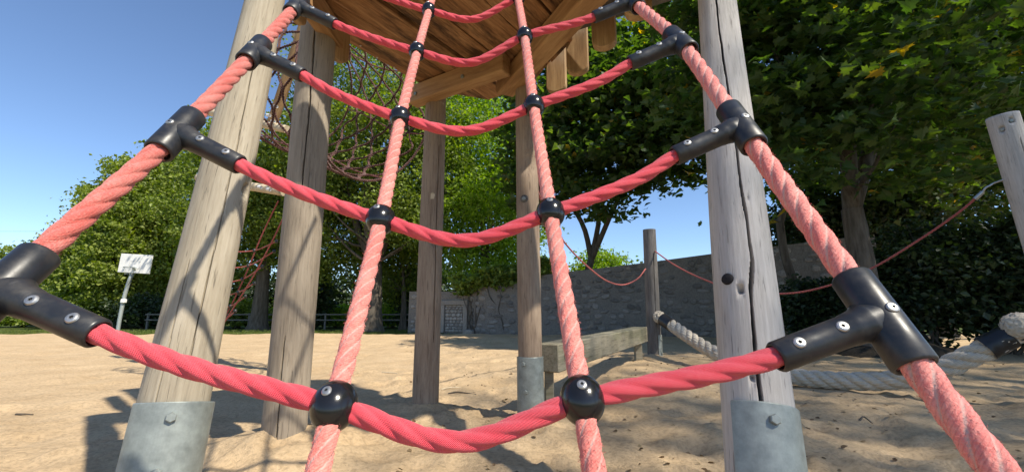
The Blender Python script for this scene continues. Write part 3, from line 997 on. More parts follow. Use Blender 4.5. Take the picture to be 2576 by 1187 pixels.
fuzz('rope_fuzz', spline(ends(sideR)[:9], 0.004), 0.0156, 9000, 1, M['sideworn'])
fuzz('rope_fuzz', spline(ends(sideL)[:9], 0.004), 0.0153, 5000, 2, M['side'])
fuzz('rope_fuzz', spline(ends(vertL)[:9], 0.004), 0.0125, 8000, 3, M['vert'])
fuzz('rope_fuzz', spline(ends(vertR)[:9], 0.004), 0.0125, 8000, 4, M['vert'])

# ------------------------------------------------------------------ balance beam, far posts, ropes
bal = empty('balance_beam', (0.4, 3.8, 0))
tag(bal, 'weathered grey square balance beam running back from the steel shod post', 'beam')
ba, bb = P(1376, 900, 3.62), P(1612, 840, 6.85)
bo = beam_between('beam', ba, bb, 0.20, 0.22, M['balance'], bal)
hole = lathe('bolt_recess', [(0.0, -0.01), (0.026, -0.008), (0.030, 0.002), (0.036, 0.003)], 24)
L_ = (bb - ba).length
child_local('bolt_recess', hole, bo, M['recess'], (-L_ / 2 + 0.16, -0.0995, 0.01), (math.pi / 2, 0, 0))
lt = ba + (bb - ba).normalized() * 0.18
leg = put('leg', bevel_box('leg', 0.07, 0.10, 0.75, 0.006), bal, (lt.x - 0.06, lt.y - 0.04, 0.05), M['balance'])
lt = ba.lerp(bb, 0.93)
put('leg', bevel_box('leg', 0.10, 0.10, 0.62, 0.006), bal, (lt.x + 0.0, lt.y, 0.075), M['balance'])

fp = G(1640, 7.05, 0)
far_post = empty('rope_post', (fp.x, fp.y, 0))
tag(far_post, 'dark weathered post at the far end of the balance beam', 'post')
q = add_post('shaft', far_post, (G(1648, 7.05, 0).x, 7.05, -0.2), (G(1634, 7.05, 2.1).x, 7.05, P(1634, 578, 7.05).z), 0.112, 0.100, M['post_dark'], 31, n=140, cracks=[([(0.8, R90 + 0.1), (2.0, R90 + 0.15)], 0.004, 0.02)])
child_local('shoe', shell_mesh(0.115, R90 + 0.25, R90 + 1.9, 0.0, 0.2 + 0.50), q, M['zinc'])
for z in (0.62, 0.42): radial(q, 'bolt', BOLT, 0.121, R90 + 0.75, z)

rp = G(2560, 3.75, 0)
right_post = empty('rope_post', (rp.x, 3.75, 0))
tag(right_post, 'grey round post with bolt holes near its top at the right edge', 'post')
topR = P(2522, 292, 3.75)
q2 = add_post('shaft', right_post, (topR.x + 0.26, 3.75, -0.2), (topR.x, 3.75, topR.z), 0.118, 0.108, M['post_grey'], 32, n=200, dents=[(topR.z + 0.2 - 0.13, R90 - 1.15, 0.022, 0.03), (topR.z + 0.2 - 0.07, R90 - 0.45, 0.022, 0.03)],
              cracks=[([(1.2, R90 - 0.35), (2.6, R90 - 0.3)], 0.004, 0.02)])
for (a, z) in ((R90 - 1.15, topR.z + 0.2 - 0.13), (R90 - 0.45, topR.z + 0.2 - 0.07)):
    radial(q2, 'bolt', BOLT, 0.090, a, z)

hr = empty('handrail_rope', P(2000, 735, 5.4))
tag(hr, 'long thin red rope with steel shackle slung from the right edge post', 'rope')
pts = [P(1648, 632, 6.95), P(1700, 668, 6.5), P(1760, 698, 6.15), P(1850, 728, 5.7), P(1980, 738, 5.25), P(2085, 718, 4.9), P(2190, 676, 4.6), P(2320, 598, 4.25), P(2420, 528, 3.98), P(2462, 492, 3.88)]
put('rope', sweep('rope', spline([tuple(p) for p in pts], 0.02), 0.0125, n=12, lobes=3, depth=0.5, turns=10), hr, mat=M['thinred'])
sh0, sh1 = P(2452, 501, 3.9), P(2472, 483, 3.86)
put('ferrule', sweep('ferrule', spline([tuple(sh0), tuple(sh1)], 0.01), 0.018, n=12), hr, mat=M['screw'])
put('shackle', sweep('shackle', spline([tuple(P(2472, 483, 3.86)), tuple(P(2480, 472, 3.84)), tuple(P(2490, 467, 3.83)), tuple(P(2498, 462, 3.82)), tuple(P(2526, 452, 3.76))], 0.006), 0.009, n=8), hr, mat=M['screw'])
hl = empty('handrail_rope', P(1550, 715, 6.5))
tag(hl, 'thin red rope sagging between the rear tower post and the dark far post', 'rope')
pts = [P(1335, 430, 3.5), P(1360, 500, 4.0), P(1400, 580, 4.8), P(1430, 622, 5.2), P(1480, 672, 5.8), P(1530, 708, 6.3), P(1570, 716, 6.6), P(1605, 700, 6.8), P(1624, 676, 6.95)]
put('rope', sweep('rope', spline([tuple(p) for p in pts], 0.02), 0.0125, n=12, lobes=3, depth=0.5, turns=10), hl, mat=M['thinred'])

hw = empty('thick_rope', P(2230, 990, 4.6))
tag(hw, 'thick beige hemp rope with black taped ends hanging low over the sand', 'rope')
pts = [P(1662, 800, 6.9), P(1690, 818, 6.7), P(1740, 852, 6.3), P(1800, 888, 5.9), P(1890, 925, 5.4), P(2010, 948, 5.0), P(2120, 957, 4.7), P(2230, 957, 4.45), P(2340, 938, 4.2), P(2430, 900, 4.02), P(2500, 868, 3.9), P(2570, 825, 3.8)]
hp = spline([tuple(p) for p in pts], 0.016)
Th, Nh, Bh = frames(hp)
sh_ = np.concatenate([[0], np.cumsum(np.linalg.norm(np.diff(hp, axis=0), axis=1))])
jh = Join()
for k in range(4):
    a_ = 2 * math.pi * (k / 4 + 2.0 * sh_)
    jh.add(*sweep_data(hp + 0.049 * (np.cos(a_)[:, None] * Nh + np.sin(a_)[:, None] * Bh), 0.0445, n=30, lobes=6, depth=0.75, turns=-3.6, rough=0.015, seed=k))
put('rope', jh.mesh('rope'), hw, mat=M['hawser'])
for (a, b_) in (((1668, 803, 6.86), (1690, 818, 6.7)), ((2478, 877, 3.93), (2538, 846, 3.85))):
    put('tape', sweep('tape', spline([tuple(P(*a)), tuple(P(*b_))], 0.02), 0.099, n=24, rough=0.03), hw, mat=M['tape'])


def frayed(name, c, r, seed, squash=1.0):
    rg = np.random.default_rng(seed); j = Join()
    for k in range(90):
        d = rg.normal(size=3); d /= np.linalg.norm(d)
        e = rg.normal(size=3); e = np.cross(d, e); e /= np.linalg.norm(e)
        p = np.array(c) + d * r * 0.8
        pts = [p - e * r * 0.6 - d * r * 0.2, p, p + e * r * 0.6 - d * r * 0.2]
        V, Q_, U = sweep_data(spline(pts, r * 0.2), r * 0.17, n=6)
        j.add(V, Q_, U)
    return j.mesh(name)


put('frayed_end', frayed('frayed_end', P(1658, 797, 6.92), 0.10, 4), hw, mat=M['hawser'])
put('frayed_end', frayed('frayed_end', P(2566, 822, 3.78), 0.125, 5), hw, mat=M['hawser'])

# ------------------------------------------------------------------ net tunnel and ladder behind
tun = empty('net_tunnel', P(800, 480, 5.0))
tag(tun, 'dark red rope net tunnel hanging behind the left tower posts', 'net')
cA, cB = np.array(P(955, 275, 4.75)), np.array(P(748, 215, 5.4))
ax = (cB - cA); Lt = np.linalg.norm(ax); ax /= Lt
up = np.array([0, 0, 1.0]) - ax * ax[2]; up /= np.linalg.norm(up); sd = np.cross(ax, up)
RT = 0.86


def tpt(t, th):
    r = RT * (1 - 0.08 * math.sin(math.pi * min(max(t, 0), 1)))
    sag = -0.10 * math.sin(math.pi * min(max(t, 0), 1)) * (0.5 + 0.5 * abs(math.cos(th)))
    return cA + ax * Lt * t + (up * math.cos(th) + sd * math.sin(th)) * r + np.array([0, 0, sag])


rt = random.Random(8)
NR_, MW = 9, 11
for jr in range(NR_ + 1):
    ph = math.pi * jr
    pts = []
    for a_ in np.linspace(0, 2 * math.pi, 91):
        t = (jr + 0.47 * math.sin(MW * a_ + ph) * (0.0 if jr in (0, NR_) else 1.0)) / NR_
        pts.append(tpt(t, a_ + 0.03 * math.sin(5 * a_ + jr)))
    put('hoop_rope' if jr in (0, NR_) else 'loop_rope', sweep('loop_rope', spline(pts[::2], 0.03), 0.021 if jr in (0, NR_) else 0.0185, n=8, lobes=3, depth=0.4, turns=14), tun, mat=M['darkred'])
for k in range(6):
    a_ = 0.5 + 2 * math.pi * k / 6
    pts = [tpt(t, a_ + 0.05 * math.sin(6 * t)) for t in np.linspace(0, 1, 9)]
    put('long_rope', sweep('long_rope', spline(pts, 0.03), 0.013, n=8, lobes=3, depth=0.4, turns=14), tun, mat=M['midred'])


def log(parent, a, b_, r, seed, mat='log', name='log'):
    a, b_ = Vector(a), Vector(b_)
    me = post_mesh(name, (b_ - a).length, r, r * 0.95, seed, n=24, wobble=0.04, dz=0.05)
    o = put(name, me, parent, a, M[mat]); o.rotation_euler = basis(b_ - a, (0, 0.3, 1)).to_euler()
    return o


frame = empty('log_frame', G(430, 6.2, 0))
tag(frame, 'frame of pale logs half hidden behind the leaning front post', 'climbing frame')
log(frame, P(508, 278, 6.35), P(722, 326, 5.6), 0.058, 41)
log(frame, P(500, 447, 6.35), P(712, 482, 5.7), 0.062, 42)
log(frame, P(768, 60, 5.5), P(684, 312, 6.0), 0.075, 43, 'slat', 'brace')
log(frame, P(775, 82, 5.6), P(745, 88, 5.9), 0.06, 45)
log(frame, G(425, 6.45, -0.2), P(640, 215, 6.45), 0.11, 44, 'post', 'post')
log(frame, G(745, 6.3, -0.2), P(772, 60, 6.3), 0.10, 46, 'post_brown', 'post')
for (px, py) in ((672, 290), (690, 268), (684, 305), (710, 318), (650, 470), (672, 476)):
    p = P(px, py, 5.62)
    put('rope_clip', sweep('rope_clip', spline([tuple(p), tuple(p + Vector((0.05, -0.02, -0.012)))], 0.02), 0.022, n=10), frame, mat=M['whiteplastic'])

lad = empty('rope_ladder', P(600, 800, 6.6))
tag(lad, 'small red rope net ramp hanging between the two left posts', 'net')
for line in ([(742, 480, 6.2), (692, 592, 6.4), (640, 690, 6.6), (590, 770, 6.8), (545, 840, 6.95)], [(700, 505, 6.6), (655, 600, 6.8), (618, 690, 7.0), (575, 780, 7.15), (545, 830, 7.2)]):
    put('long_rope', sweep('long_rope', spline([tuple(P(*p)) for p in line], 0.03), 0.0135, n=8, lobes=3, depth=0.4, turns=12), lad, mat=M['thinred'])
for k, (a, m_, b_) in enumerate((((585, 634, 6.7), (640, 630, 6.7), (696, 607, 6.5)), ((580, 675, 6.9), (625, 668, 6.9), (690, 632, 6.6)), ((565, 712, 7.0), (610, 702, 7.0), (660, 670, 6.7)), ((560, 745, 7.05), (600, 735, 7.05), (640, 712, 6.8)), ((555, 778, 7.1), (580, 770, 7.1), (618, 745, 6.9)), ((545, 810, 7.1), (570, 800, 7.1), (592, 782, 6.95)))):
    put('rung_rope', sweep('rung_rope', spline([tuple(P(*p)) for p in (a, m_, b_)], 0.03), 0.0125, n=8, lobes=3, depth=0.4, turns=12), lad, mat=M['thinred'])
    for p in (m_, b_):
        put('sleeve', lathe('sleeve', [(0.0, -0.03), (0.02, -0.028), (0.024, 0), (0.02, 0.028), (0.0, 0.03)], 10), lad, P(*p), M['plastic'])

# ------------------------------------------------------------------ basketball hoop
dH = 22.0
hb = G(298, dH, 0)
hoop = empty('basketball_hoop', (hb.x, dH, 0))
tag(hoop, 'white basketball backboard with orange-less metal rim on a grey pole'.replace('orange-less metal', 'metal'), 'basketball hoop')
pole_pts = [tuple(P(296, 836, dH)), tuple(P(298, 820, dH)), tuple(P(312, 750, dH)), tuple(P(322, 715, dH)), tuple(P(330, 695, dH)), tuple(P(341, 678, dH + 0.3))]
put('pole', sweep('pole', spline(pole_pts, 0.1), 0.085, n=14), hoop, mat=M['steelgrey'])
bc = P(341, 663, dH - 0.15)
board = put('backboard', bevel_box('backboard', 1.72, 0.05, 0.94, 0.008), hoop, bc, M['white'])
board.rotation_euler = (0, math.radians(3.5), math.radians(-4))
for (a, b_, w, h) in ((0, 0.12, 0.60, 0.018), (0, -0.26, 0.60, 0.018), (-0.29, -0.07, 0.018, 0.36), (0.29, -0.07, 0.018, 0.36)):
    child_local('target_line', bevel_box('target_line', w, 0.006, h, 0.001), board, M['boardline'], (a, -0.029, b_))
rim = []
rc = bc + Vector((0.03, -0.36, -0.22))
for k in range(33):
    a = 2 * math.pi * k / 32; rim.append((rc.x + 0.23 * math.cos(a), rc.y + 0.23 * math.sin(a), rc.z))
put('rim', sweep('rim', rim, 0.014, n=8), hoop, mat=M['steelgrey'])
put('bracket', hull('bracket', [(rc.x + sx, rc.y + 0.22, rc.z + z) for sx in (-0.05, 0.05) for z in (-0.02, 0.02)] + [(rc.x + sx, rc.y + 0.34, rc.z + z) for sx in (-0.09, 0.09) for z in (-0.14, 0.03)]), hoop, mat=M['steelgrey'])
jn = Join()
for k in range(10):
    for s in (1, -1):
        pts = []
        for q_ in range(6):
            t = q_ / 5; a = 2 * math.pi * (k + s * t * 1.0) / 10; r = 0.225 - 0.09 * t
            pts.append((rc.x + r * math.cos(a), rc.y + r * math.sin(a), rc.z - 0.36 * t))
        jn.add(*sweep_data(pts, 0.003, n=5))
put('chain_net', jn.mesh('chain_net'), hoop, mat=M['steelgrey'])
put('collar', bevel_box('collar', 0.2, 0.2, 0.2, 0.03), hoop, P(311, 757, dH - 0.05), M['white'])

# ------------------------------------------------------------------ stone wall
wall = empty('stone_wall', G(1300, 17.2, 0))
tag(wall, 'long grey rubble stone wall with a walled up doorway', 'wall')
WP = [(1030, 19.6, 733), (1180, 18.4, 733), (1222, 17.7, 720), (1300, 17.3, 711), (1360, 16.9, 692), (1620, 15.5, 661), (1800, 14.6, 637), (2010, 13.6, 612), (2200, 12.7, 590)]
WPT = []
for (px, d, ty_) in WP:
    top = P(px, ty_, d); WPT.append((Vector((top.x, top.y, 0)), top.z))
v, f = [], []
NB = len(WPT)
nrms = []
for i in range(NB):
    a = WPT[max(i - 1, 0)][0]; b_ = WPT[min(i + 1, NB - 1)][0]
    t = (b_ - a).normalized(); nrms.append(Vector((t.y, -t.x, 0)))      # towards the viewer
for (p, h), n_ in zip(WPT, nrms):
    q_ = p - n_ * 0.5
    v += [(p.x, p.y, -0.3), (p.x, p.y, h), (q_.x, q_.y, h + 0.02), (q_.x, q_.y, -0.3)]
for i in range(NB - 1):
    for j in range(4):
        f.append((i * 4 + j, i * 4 + (j + 1) % 4, i * 4 + 4 + (j + 1) % 4, i * 4 + 4 + j))
f += [(0, 1, 2, 3), tuple((NB - 1) * 4 + j for j in (3, 2, 1, 0))]
put('masonry', mesh('masonry', v, f, False), wall, mat=M['mortar'])
rs = random.Random(12)


def stone_shape(seed):
    r_ = random.Random(seed); pts = []
    n = r_.randint(6, 8)
    out = [(math.cos(2 * math.pi * (k + r_.uniform(-.25, .25)) / n + 0.4), math.sin(2 * math.pi * (k + r_.uniform(-.25, .25)) / n + 0.4)) for k in range(n)]
    for (x, z) in out:
        m_ = max(abs(x), abs(z)) ** 0.65
        x, z = x / m_ * 0.5, z / m_ * 0.5
        pts += [(x, 0.5, z), (x, -0.10, z), (x * 0.80, -0.5 + r_.uniform(0, .25), z * 0.78)]
    return hull('stone', pts)


STONES = [stone_shape(100 + i) for i in range(18)]
for s_ in STONES: s_.materials.append(M['stone'])
cands = []
DOOR = None
for i in range(NB - 1):
    (p0, h0), (p1, h1) = WPT[i], WPT[i + 1]
    t = (p1 - p0); Ls = t.length; t.normalize(); n_ = Vector((t.y, -t.x, 0))
    z = 0.02
    while z < max(h0, h1):
        rh = rs.uniform(0.11, 0.26); x = rs.uniform(0, 0.25)
        while x < Ls:
            w = rs.uniform(0.18, 0.46)
            hh = h0 + (h1 - h0) * min((x + w / 2) / Ls, 1)
            if z + rh < hh + 0.05 and x + w < Ls + 0.05:
                c = p0 + t * (x + w / 2) + Vector((0, 0, z + rh / 2 + rs.uniform(-0.045, 0.045)))
                px = CX + F * c.x / (c.y * cp + (c.z - HC) * sp)
                indoor = i == 0 and 1108 < px < 1172 and z + rh < 1.30
                if not indoor and rs.random() < 0.72 and px < 2080:
                    cands.append((c, w * rs.uniform(0.7, 1.0), rh * rs.uniform(0.65, 1.05), math.atan2(t.y, t.x), n_))
            x += w + 0.012
        z += rh + 0.008
cands.sort(key=lambda c: c[0].y - 0.2 * (c[1] + c[2]))
vis = [c for c in cands if -3.5 < c[0].x < 7.0]
rest = [c for c in cands if c not in vis[:300]]
for (c, w, h, a, n_) in vis[:300]:
    o = put('stone', STONES[rs.randrange(18)], wall, c + n_ * rs.uniform(-0.018, 0.008))
    o.scale = (w, 0.10, h); o.rotation_euler = (0, rs.uniform(-0.22, 0.22), a)
if rest:
    Vs, Fs, n0 = [], [], 0
    for (c, w, h, a, n_) in rest:
        me = STONES[rs.randrange(18)]
        mt = Matrix.Translation(c + n_ * rs.uniform(-0.018, 0.008) - Vector((0, 0, 0))) @ Matrix.Rotation(a, 4, 'Z') @ Matrix.Diagonal((w, 0.10, h, 1))
        Vs += [tuple(mt @ v_.co) for v_ in me.vertices]; Fs += [tuple(n0 + i_ for i_ in p_.vertices) for p_ in me.polygons]; n0 += len(me.vertices)
    o = put('far_stones', mesh('far_stones', Vs, Fs, False), wall, mat=M['stone']); tag(o, kind='stuff')
# the walled up doorway: pale stones set back in the left stretch, in a plain reveal
(p0, h0), (p1, h1) = WPT[0], WPT[1]
t = (p1 - p0).normalized(); n_ = Vector((t.y, -t.x, 0)); aw = math.atan2(t.y, t.x)


def on_first(px, z):
    lo, hi = 0.0, (p1 - p0).length
    for _ in range(40):
        m_ = (lo + hi) / 2; c = p0 + t * m_
        if CX + F * c.x / (c.y * cp + (z - HC) * sp) < px: lo = m_
        else: hi = m_
    return lo


xa, xb = on_first(1120, 0.5), on_first(1166, 0.5)
reveal = put('door_lintel', bevel_box('door_lintel', xb - xa + 0.45, 0.10, 0.20, 0.015), wall, p0 + t * ((xa + xb) / 2) + n_ * 0.055 + Vector((0, 0, 1.24)), M['mortar']); reveal.rotation_euler = (0, 0, aw)
for xx in (xa - 0.11, xb + 0.11):
    jb = put('door_jamb', bevel_box('door_jamb', 0.20, 0.10, 1.138, 0.015), wall, p0 + t * xx + n_ * 0.055 + Vector((0, 0, 0.569)), M['mortar']); jb.rotation_euler = (0, 0, aw)
z = 0.03
PALE = []
for s_ in STONES[:8]:
    c_ = s_.copy(); c_.materials.clear(); c_.materials.append(M['palestone']); PALE.append(c_)
while z < 1.10:
    rh = rs.uniform(0.10, 0.17); x = xa
    if z + rh > 1.13: rh = 1.13 - z
    while x < xb - 0.05:
        w = min(rs.uniform(0.10, 0.24), xb - x)
        o = put('infill_stone', PALE[rs.randrange(8)], wall, p0 + t * (x + w / 2) + n_ * 0.012 + Vector((0, 0, z + rh / 2)))
        o.scale = (w * 0.95, 0.08, rh * 0.95); o.rotation_euler = (0, rs.uniform(-.1, .1), aw)
        x += w
    z += rh + 0.004
rk = put('rock', STONES[3].copy(), None, G(1178, 17.6, 0.06), M['palestone']); rk.data.materials.clear(); rk.data.materials.append(M['palestone'])
rk.scale = (0.45, 0.3, 0.24); tag(rk, 'small pale rock lying at the foot of the stone wall', 'rock')

# ------------------------------------------------------------------ foliage
def leaf_cloud(name, C, size, mat, shape='oval', flat=0.6, rg=None, sizevar=0.35, droop=0.25):
    """one leaf per centre; real folded leaf blades"""
    rg = rg or RNG
    n = len(C)
    nz = rg.normal(size=(n, 3)); nz[:, 2] = np.abs(nz[:, 2]) + flat
    nz /= np.linalg.norm(nz, axis=1)[:, None]
    xr = rg.normal(size=(n, 3)); xr -= nz * np.sum(xr * nz, 1)[:, None]; xr /= np.linalg.norm(xr, axis=1)[:, None]
    yr = np.cross(nz, xr)
    S = size * (1 + sizevar * rg.uniform(-1, 1, n))
    if shape == 'maple':
        half = [(0, 0.0), (0.20, -0.14), (0.27, 0.04), (0.56, 0.02), (0.44, 0.20), (0.56, 0.40), (0.26, 0.42), (0.28, 0.66), (0.13, 0.62), (0, 1.0)]
    elif shape == 'maple_far':
        half = [(0, 0.0), (0.24, -0.10), (0.54, 0.10), (0.40, 0.30), (0.26, 0.58), (0, 1.0)]
    elif shape == 'kite':
        half = [(0, 0), (0.36, 0.45), (0, 1.0)]
    elif shape == 'blade':
        half = [(0, 0), (0.06, 0.0), (0.05, 0.5), (0, 1.0)]
    else:
        half = [(0, 0), (0.34, 0.28), (0.30, 0.68), (0, 1.0)]
    k = len(half)
    pr = [(x, y - 0.4, 0.22 * abs(x) - droop * (y - 0.3) ** 2) for x, y in half]
    pl = [(-x, y, z) for x, y, z in pr]
    loc = np.array(pr + pl)
    V = C[:, None, :] + S[:, None, None] * (loc[None, :, 0:1] * xr[:, None, :] + loc[None, :, 1:2] * yr[:, None, :] + loc[None, :, 2:3] * nz[:, None, :])
    base = np.arange(n)[:, None] * (2 * k)
    f1 = base + np.arange(k)[None, :]; f2 = base + k + np.arange(k)[::-1][None, :]
    Fq = np.concatenate([f1, f2])
    rnd = rg.random(n); rnd = np.concatenate([rnd, rnd])
    me = np_mesh(name, V.reshape(-1, 3), Fq, False, None, rnd)
    me.materials.append(mat)
    return me


def crown_points(center, radii, nclus, per, spread, rg, shell=0.55, zf=0.45):
    c = np.array(center); R = np.array(radii)
    d = rg.normal(size=(nclus, 3)); d /= np.linalg.norm(d, axis=1)[:, None]
    rr = shell + (1 - shell) * rg.random(nclus)
    rr = np.where(rg.random(nclus) < 0.22, rg.random(nclus) ** (1 / 3) * shell, rr)
    lump = 1 + 0.20 * vnoise(d[:, 0] * 2.3 + c[0], d[:, 1] * 2.3 + d[:, 2] * 2.9 + c[1]) * 2
    K = c + d * R * (rr * lump)[:, None]
    pts = K[:, None, :] + rg.normal(size=(nclus, per, 3)) * np.array([1, 1, zf]) * spread
    return K, pts.reshape(-1, 3)


def limb(j, a, b_, r0, r1, rg, n=8, wig=0.12):
    a, b_ = np.array(a, float), np.array(b_, float); L_ = np.linalg.norm(b_ - a)
    pts = [a + (b_ - a) * t + (rg.normal(size=3) * wig * L_ * 0.25 if 0 < t < 1 else 0) for t in np.linspace(0, 1, 5)]
    pp = spline(pts, max(L_ / 16, 0.04))
    j.add(*sweep_data(pp, np.linspace(r0, r1, len(pp)), n=n))
    return pp


def tree(name, label, base, crowns, trunk_r, fork, leafmat, size, nclus, per, spread, seed, shape='oval', shell=0.55, group='trees round the playground', lean=(0, 0), bark='bark', nlimb=26, flat=0.6, droop=0.25, zf=0.45):
    rg = np.random.default_rng(seed)
    base = Vector(base)
    o = empty(name, base)
    tag(o, label, 'tree', group)
    allK, allP = [], []
    tot = sum(r[0] * r[1] + r[1] * r[2] + r[0] * r[2] for c, r in crowns)
    for c, r in crowns:
        sh = (r[0] * r[1] + r[1] * r[2] + r[0] * r[2]) / tot
        K, pts = crown_points(c, r, max(8, int(nclus * sh)), per, spread, rg, shell, zf)
        allK.append(K); allP.append(pts)
    K = np.concatenate(allK); pts = np.concatenate(allP)
    pts = pts[pts[:, 2] > 0.15]
    j = Join()
    fk = np.array([base.x + lean[0], base.y + lean[1], fork])
    tp = spline([(base.x, base.y, -0.15), (base.x + lean[0] * 0.35 + 0.03, base.y + lean[1] * 0.4, fork * 0.45), tuple(fk)], 0.2)
    rad = np.linspace(trunk_r, trunk_r * 0.72, len(tp)) * (1 + 0.55 * np.exp(-np.linspace(0, fork, len(tp)) / 0.35))
    j.add(*sweep_data(tp, rad, n=18, rough=0.02, seed=seed))
    for c, r in crowns:
        top = np.array(c) + np.array([0, 0, r[2] * 0.55])
        spine = limb(j, fk, top, trunk_r * 0.62, trunk_r * 0.10, rg, 10, 0.10)
        near = K[np.linalg.norm((K - np.array(c)) / np.array(r), axis=1) < 1.3]
        pick = near[rg.choice(len(near), min(len(near), nlimb), replace=False)]
        for q_ in pick:
            s_ = spine[int(rg.uniform(0.05, 0.8) * (len(spine) - 1))]
            if q_[2] < s_[2] - 0.5: s_ = fk
            if np.linalg.norm(q_ - s_) > (4.0 if shape == 'kite' else 2.8) or (q_[2] < fk[2] + 0.8 and np.linalg.norm(q_ - s_) > 2.5): continue
            limb(j, s_, q_, trunk_r * 0.20, trunk_r * 0.03, rg, 6, 0.14)
    put('trunk', j.mesh('trunk'), o, mat=M[bark])
    put('crown', leaf_cloud('crown', pts, size, M[leafmat], shape, flat, rg, droop=droop), o)
    return o


def crown_at(px, top, bot, half, d, depth=None):
    c = P(px, (top + bot) / 2, d); zt = P(px, top, d).z; zb = P(px, bot, d).z
    rx = half / F * d * 1.05
    return (tuple(c), (rx, depth or rx, (zt - zb) / 2))


tree('lime_tree', 'tallest sunlit lime tree at left behind the basketball hoop', G(322, 29, 0), [crown_at(405, 370, 720, 105, 29), crown_at(335, 470, 780, 105, 28)], 0.38, 3.2, 'leaf_far', 0.215, 520, 105, 0.42, 51, 'kite', shell=0.72, flat=0.15)
tree('lime_tree', 'sunlit round tree at far left beside the basketball hoop', G(205, 31, 0), [crown_at(235, 490, 800, 75, 31), crown_at(300, 425, 720, 80, 32), crown_at(185, 560, 800, 45, 30)], 0.30, 2.8, 'leaf_far', 0.215, 520, 105, 0.42, 52, 'kite', shell=0.72, flat=0.15)
tree('lime_tree', 'distant low tree at the left edge under the overhead wire', G(35, 55, 0), [crown_at(5, 615, 800, 45, 55), crown_at(75, 612, 800, 45, 50)], 0.3, 2.5, 'leaf_far', 0.30, 200, 87, 0.55, 53, 'kite', shell=0.72, flat=0.15)
tree('lime_tree', 'tree with grey trunk seen between the two left tower posts', G(648, 23.5, 0), [crown_at(610, 300, 700, 150, 24), crown_at(740, 330, 700, 120, 24)], 0.42, 3.4, 'leaf_mid', 0.166, 529, 108, 0.48, 54, 'kite', shell=0.72, flat=0.15)
tree('lime_tree', 'tall tree with thick flaky trunk behind the net tunnel', G(935, 21.5, 0), [crown_at(915, 60, 560, 190, 22), crown_at(1040, 190, 640, 130, 21), crown_at(830, 330, 690, 120, 23)], 0.44, 3.2, 'leaf_mid', 0.160, 736, 108, 0.46, 55, 'kite', shell=0.72, flat=0.15)
tree('lime_tree', 'slender dark trunked tree left of the rear tower post', G(1012, 24, 0), [crown_at(1000, 500, 760, 90, 25)], 0.16, 2.0, 'leaf_mid', 0.160, 206, 96, 0.45, 56, 'kite', shell=0.72, flat=0.15)
tree('lime_tree', 'yellow green sunlit tree behind the ivy covered wall corner', G(1215, 22.5, 0), [crown_at(1190, 190, 560, 130, 23), crown_at(1230, 420, 720, 130, 22)], 0.25, 2.6, 'leaf_bright', 0.166, 482, 96, 0.5, 57, 'kite', shell=0.72, flat=0.15)
tree('lime_tree', 'small bright tree showing over the middle of the wall', G(1505, 30, 0), [crown_at(1505, 632, 720, 55, 30)], 0.15, 1.6, 'leaf_bright', 0.192, 69, 70, 0.5, 58, 'kite', shell=0.72, flat=0.15)
tree('maple_tree', 'maple with thin leaning limbs standing behind the wall', G(1440, 18.6, 0), [crown_at(1480, 60, 540, 190, 15.5), crown_at(1350, 200, 560, 90, 17), crown_at(1700, 20, 500, 180, 14)], 0.2, 3.0, 'leaf_maple', 0.215, 720, 36, 0.42, 59, 'maple_far', lean=(0.8, -0.5), nlimb=14, flat=0.9, zf=0.25)
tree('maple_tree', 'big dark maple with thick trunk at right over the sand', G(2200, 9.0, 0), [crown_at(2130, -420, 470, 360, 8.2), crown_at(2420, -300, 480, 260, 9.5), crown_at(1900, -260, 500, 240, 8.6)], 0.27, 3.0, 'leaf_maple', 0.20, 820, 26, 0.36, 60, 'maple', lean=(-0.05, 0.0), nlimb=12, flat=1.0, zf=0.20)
tree('maple_tree', 'shaded tree deep behind the big maple at the right', G(2380, 15.5, 0), [crown_at(2250, 40, 640, 330, 15), crown_at(2480, 100, 660, 200, 15)], 0.26, 2.8, 'leaf_maple', 0.21, 560, 36, 0.45, 61, 'maple_far')
# the tree beside the camera that shades the right half of the sand pit (outside the picture)
tree('maple_tree', 'tall shade maple standing beside the sand pit right of the net', (14.5, -6.5, 0), [((13.5, -5.8, 14.0), (4.3, 4.6, 3.6)), ((15.4, 1.0, 13.6), (5.0, 4.4, 3.6)), ((13.8, 6.2, 13.4), (4.2, 3.8, 3.4))], 0.42, 7.5, 'leaf_maple', 0.165, 680, 22, 0.95, 62, 'maple_far', nlimb=14)

# leaning thin trunk beside the wall
jt = Join(); rg0 = np.random.default_rng(3)
limb(jt, P(2030, 850, 12.4), P(1962, 560, 12.2), 0.14, 0.10, rg0, 12, 0.05); limb(jt, P(1962, 560, 12.2), P(1985, 330, 12.0), 0.10, 0.04, rg0, 10, 0.05)
ot = put('tree_trunk', jt.mesh('tree_trunk'), None, mat=M['bark']); tag(ot, 'thin dark leaning tree trunk just right of the cracked post', 'tree trunk')


def bush(name, label, crowns, leafmat, size, nclus, per, spread, seed, shape='oval', group='shrubs along the edge of the lawn', cat='shrub'):
    rg = np.random.default_rng(seed)
    c0 = crowns[0][0]
    o = empty(name, (c0[0], c0[1], 0)); tag(o, label, cat, group)
    ps = []; j = Join()
    for c, r in crowns:
        K, p = crown_points(c, r, nclus // len(crowns), per, spread, rg, 0.5); ps.append(p)
        for q_ in K[:10]:
            limb(j, (c[0] + rg.normal() * 0.1, c[1] + rg.normal() * 0.1, -0.1), q_, 0.035, 0.008, rg, 5, 0.2)
    p = np.concatenate(ps); p = p[p[:, 2] > 0.02]
    put('stems', j.mesh('stems'), o, mat=M['bark'])
    put('foliage', leaf_cloud('foliage', p, size, M[leafmat], shape, 0.4, rg), o)
    return o


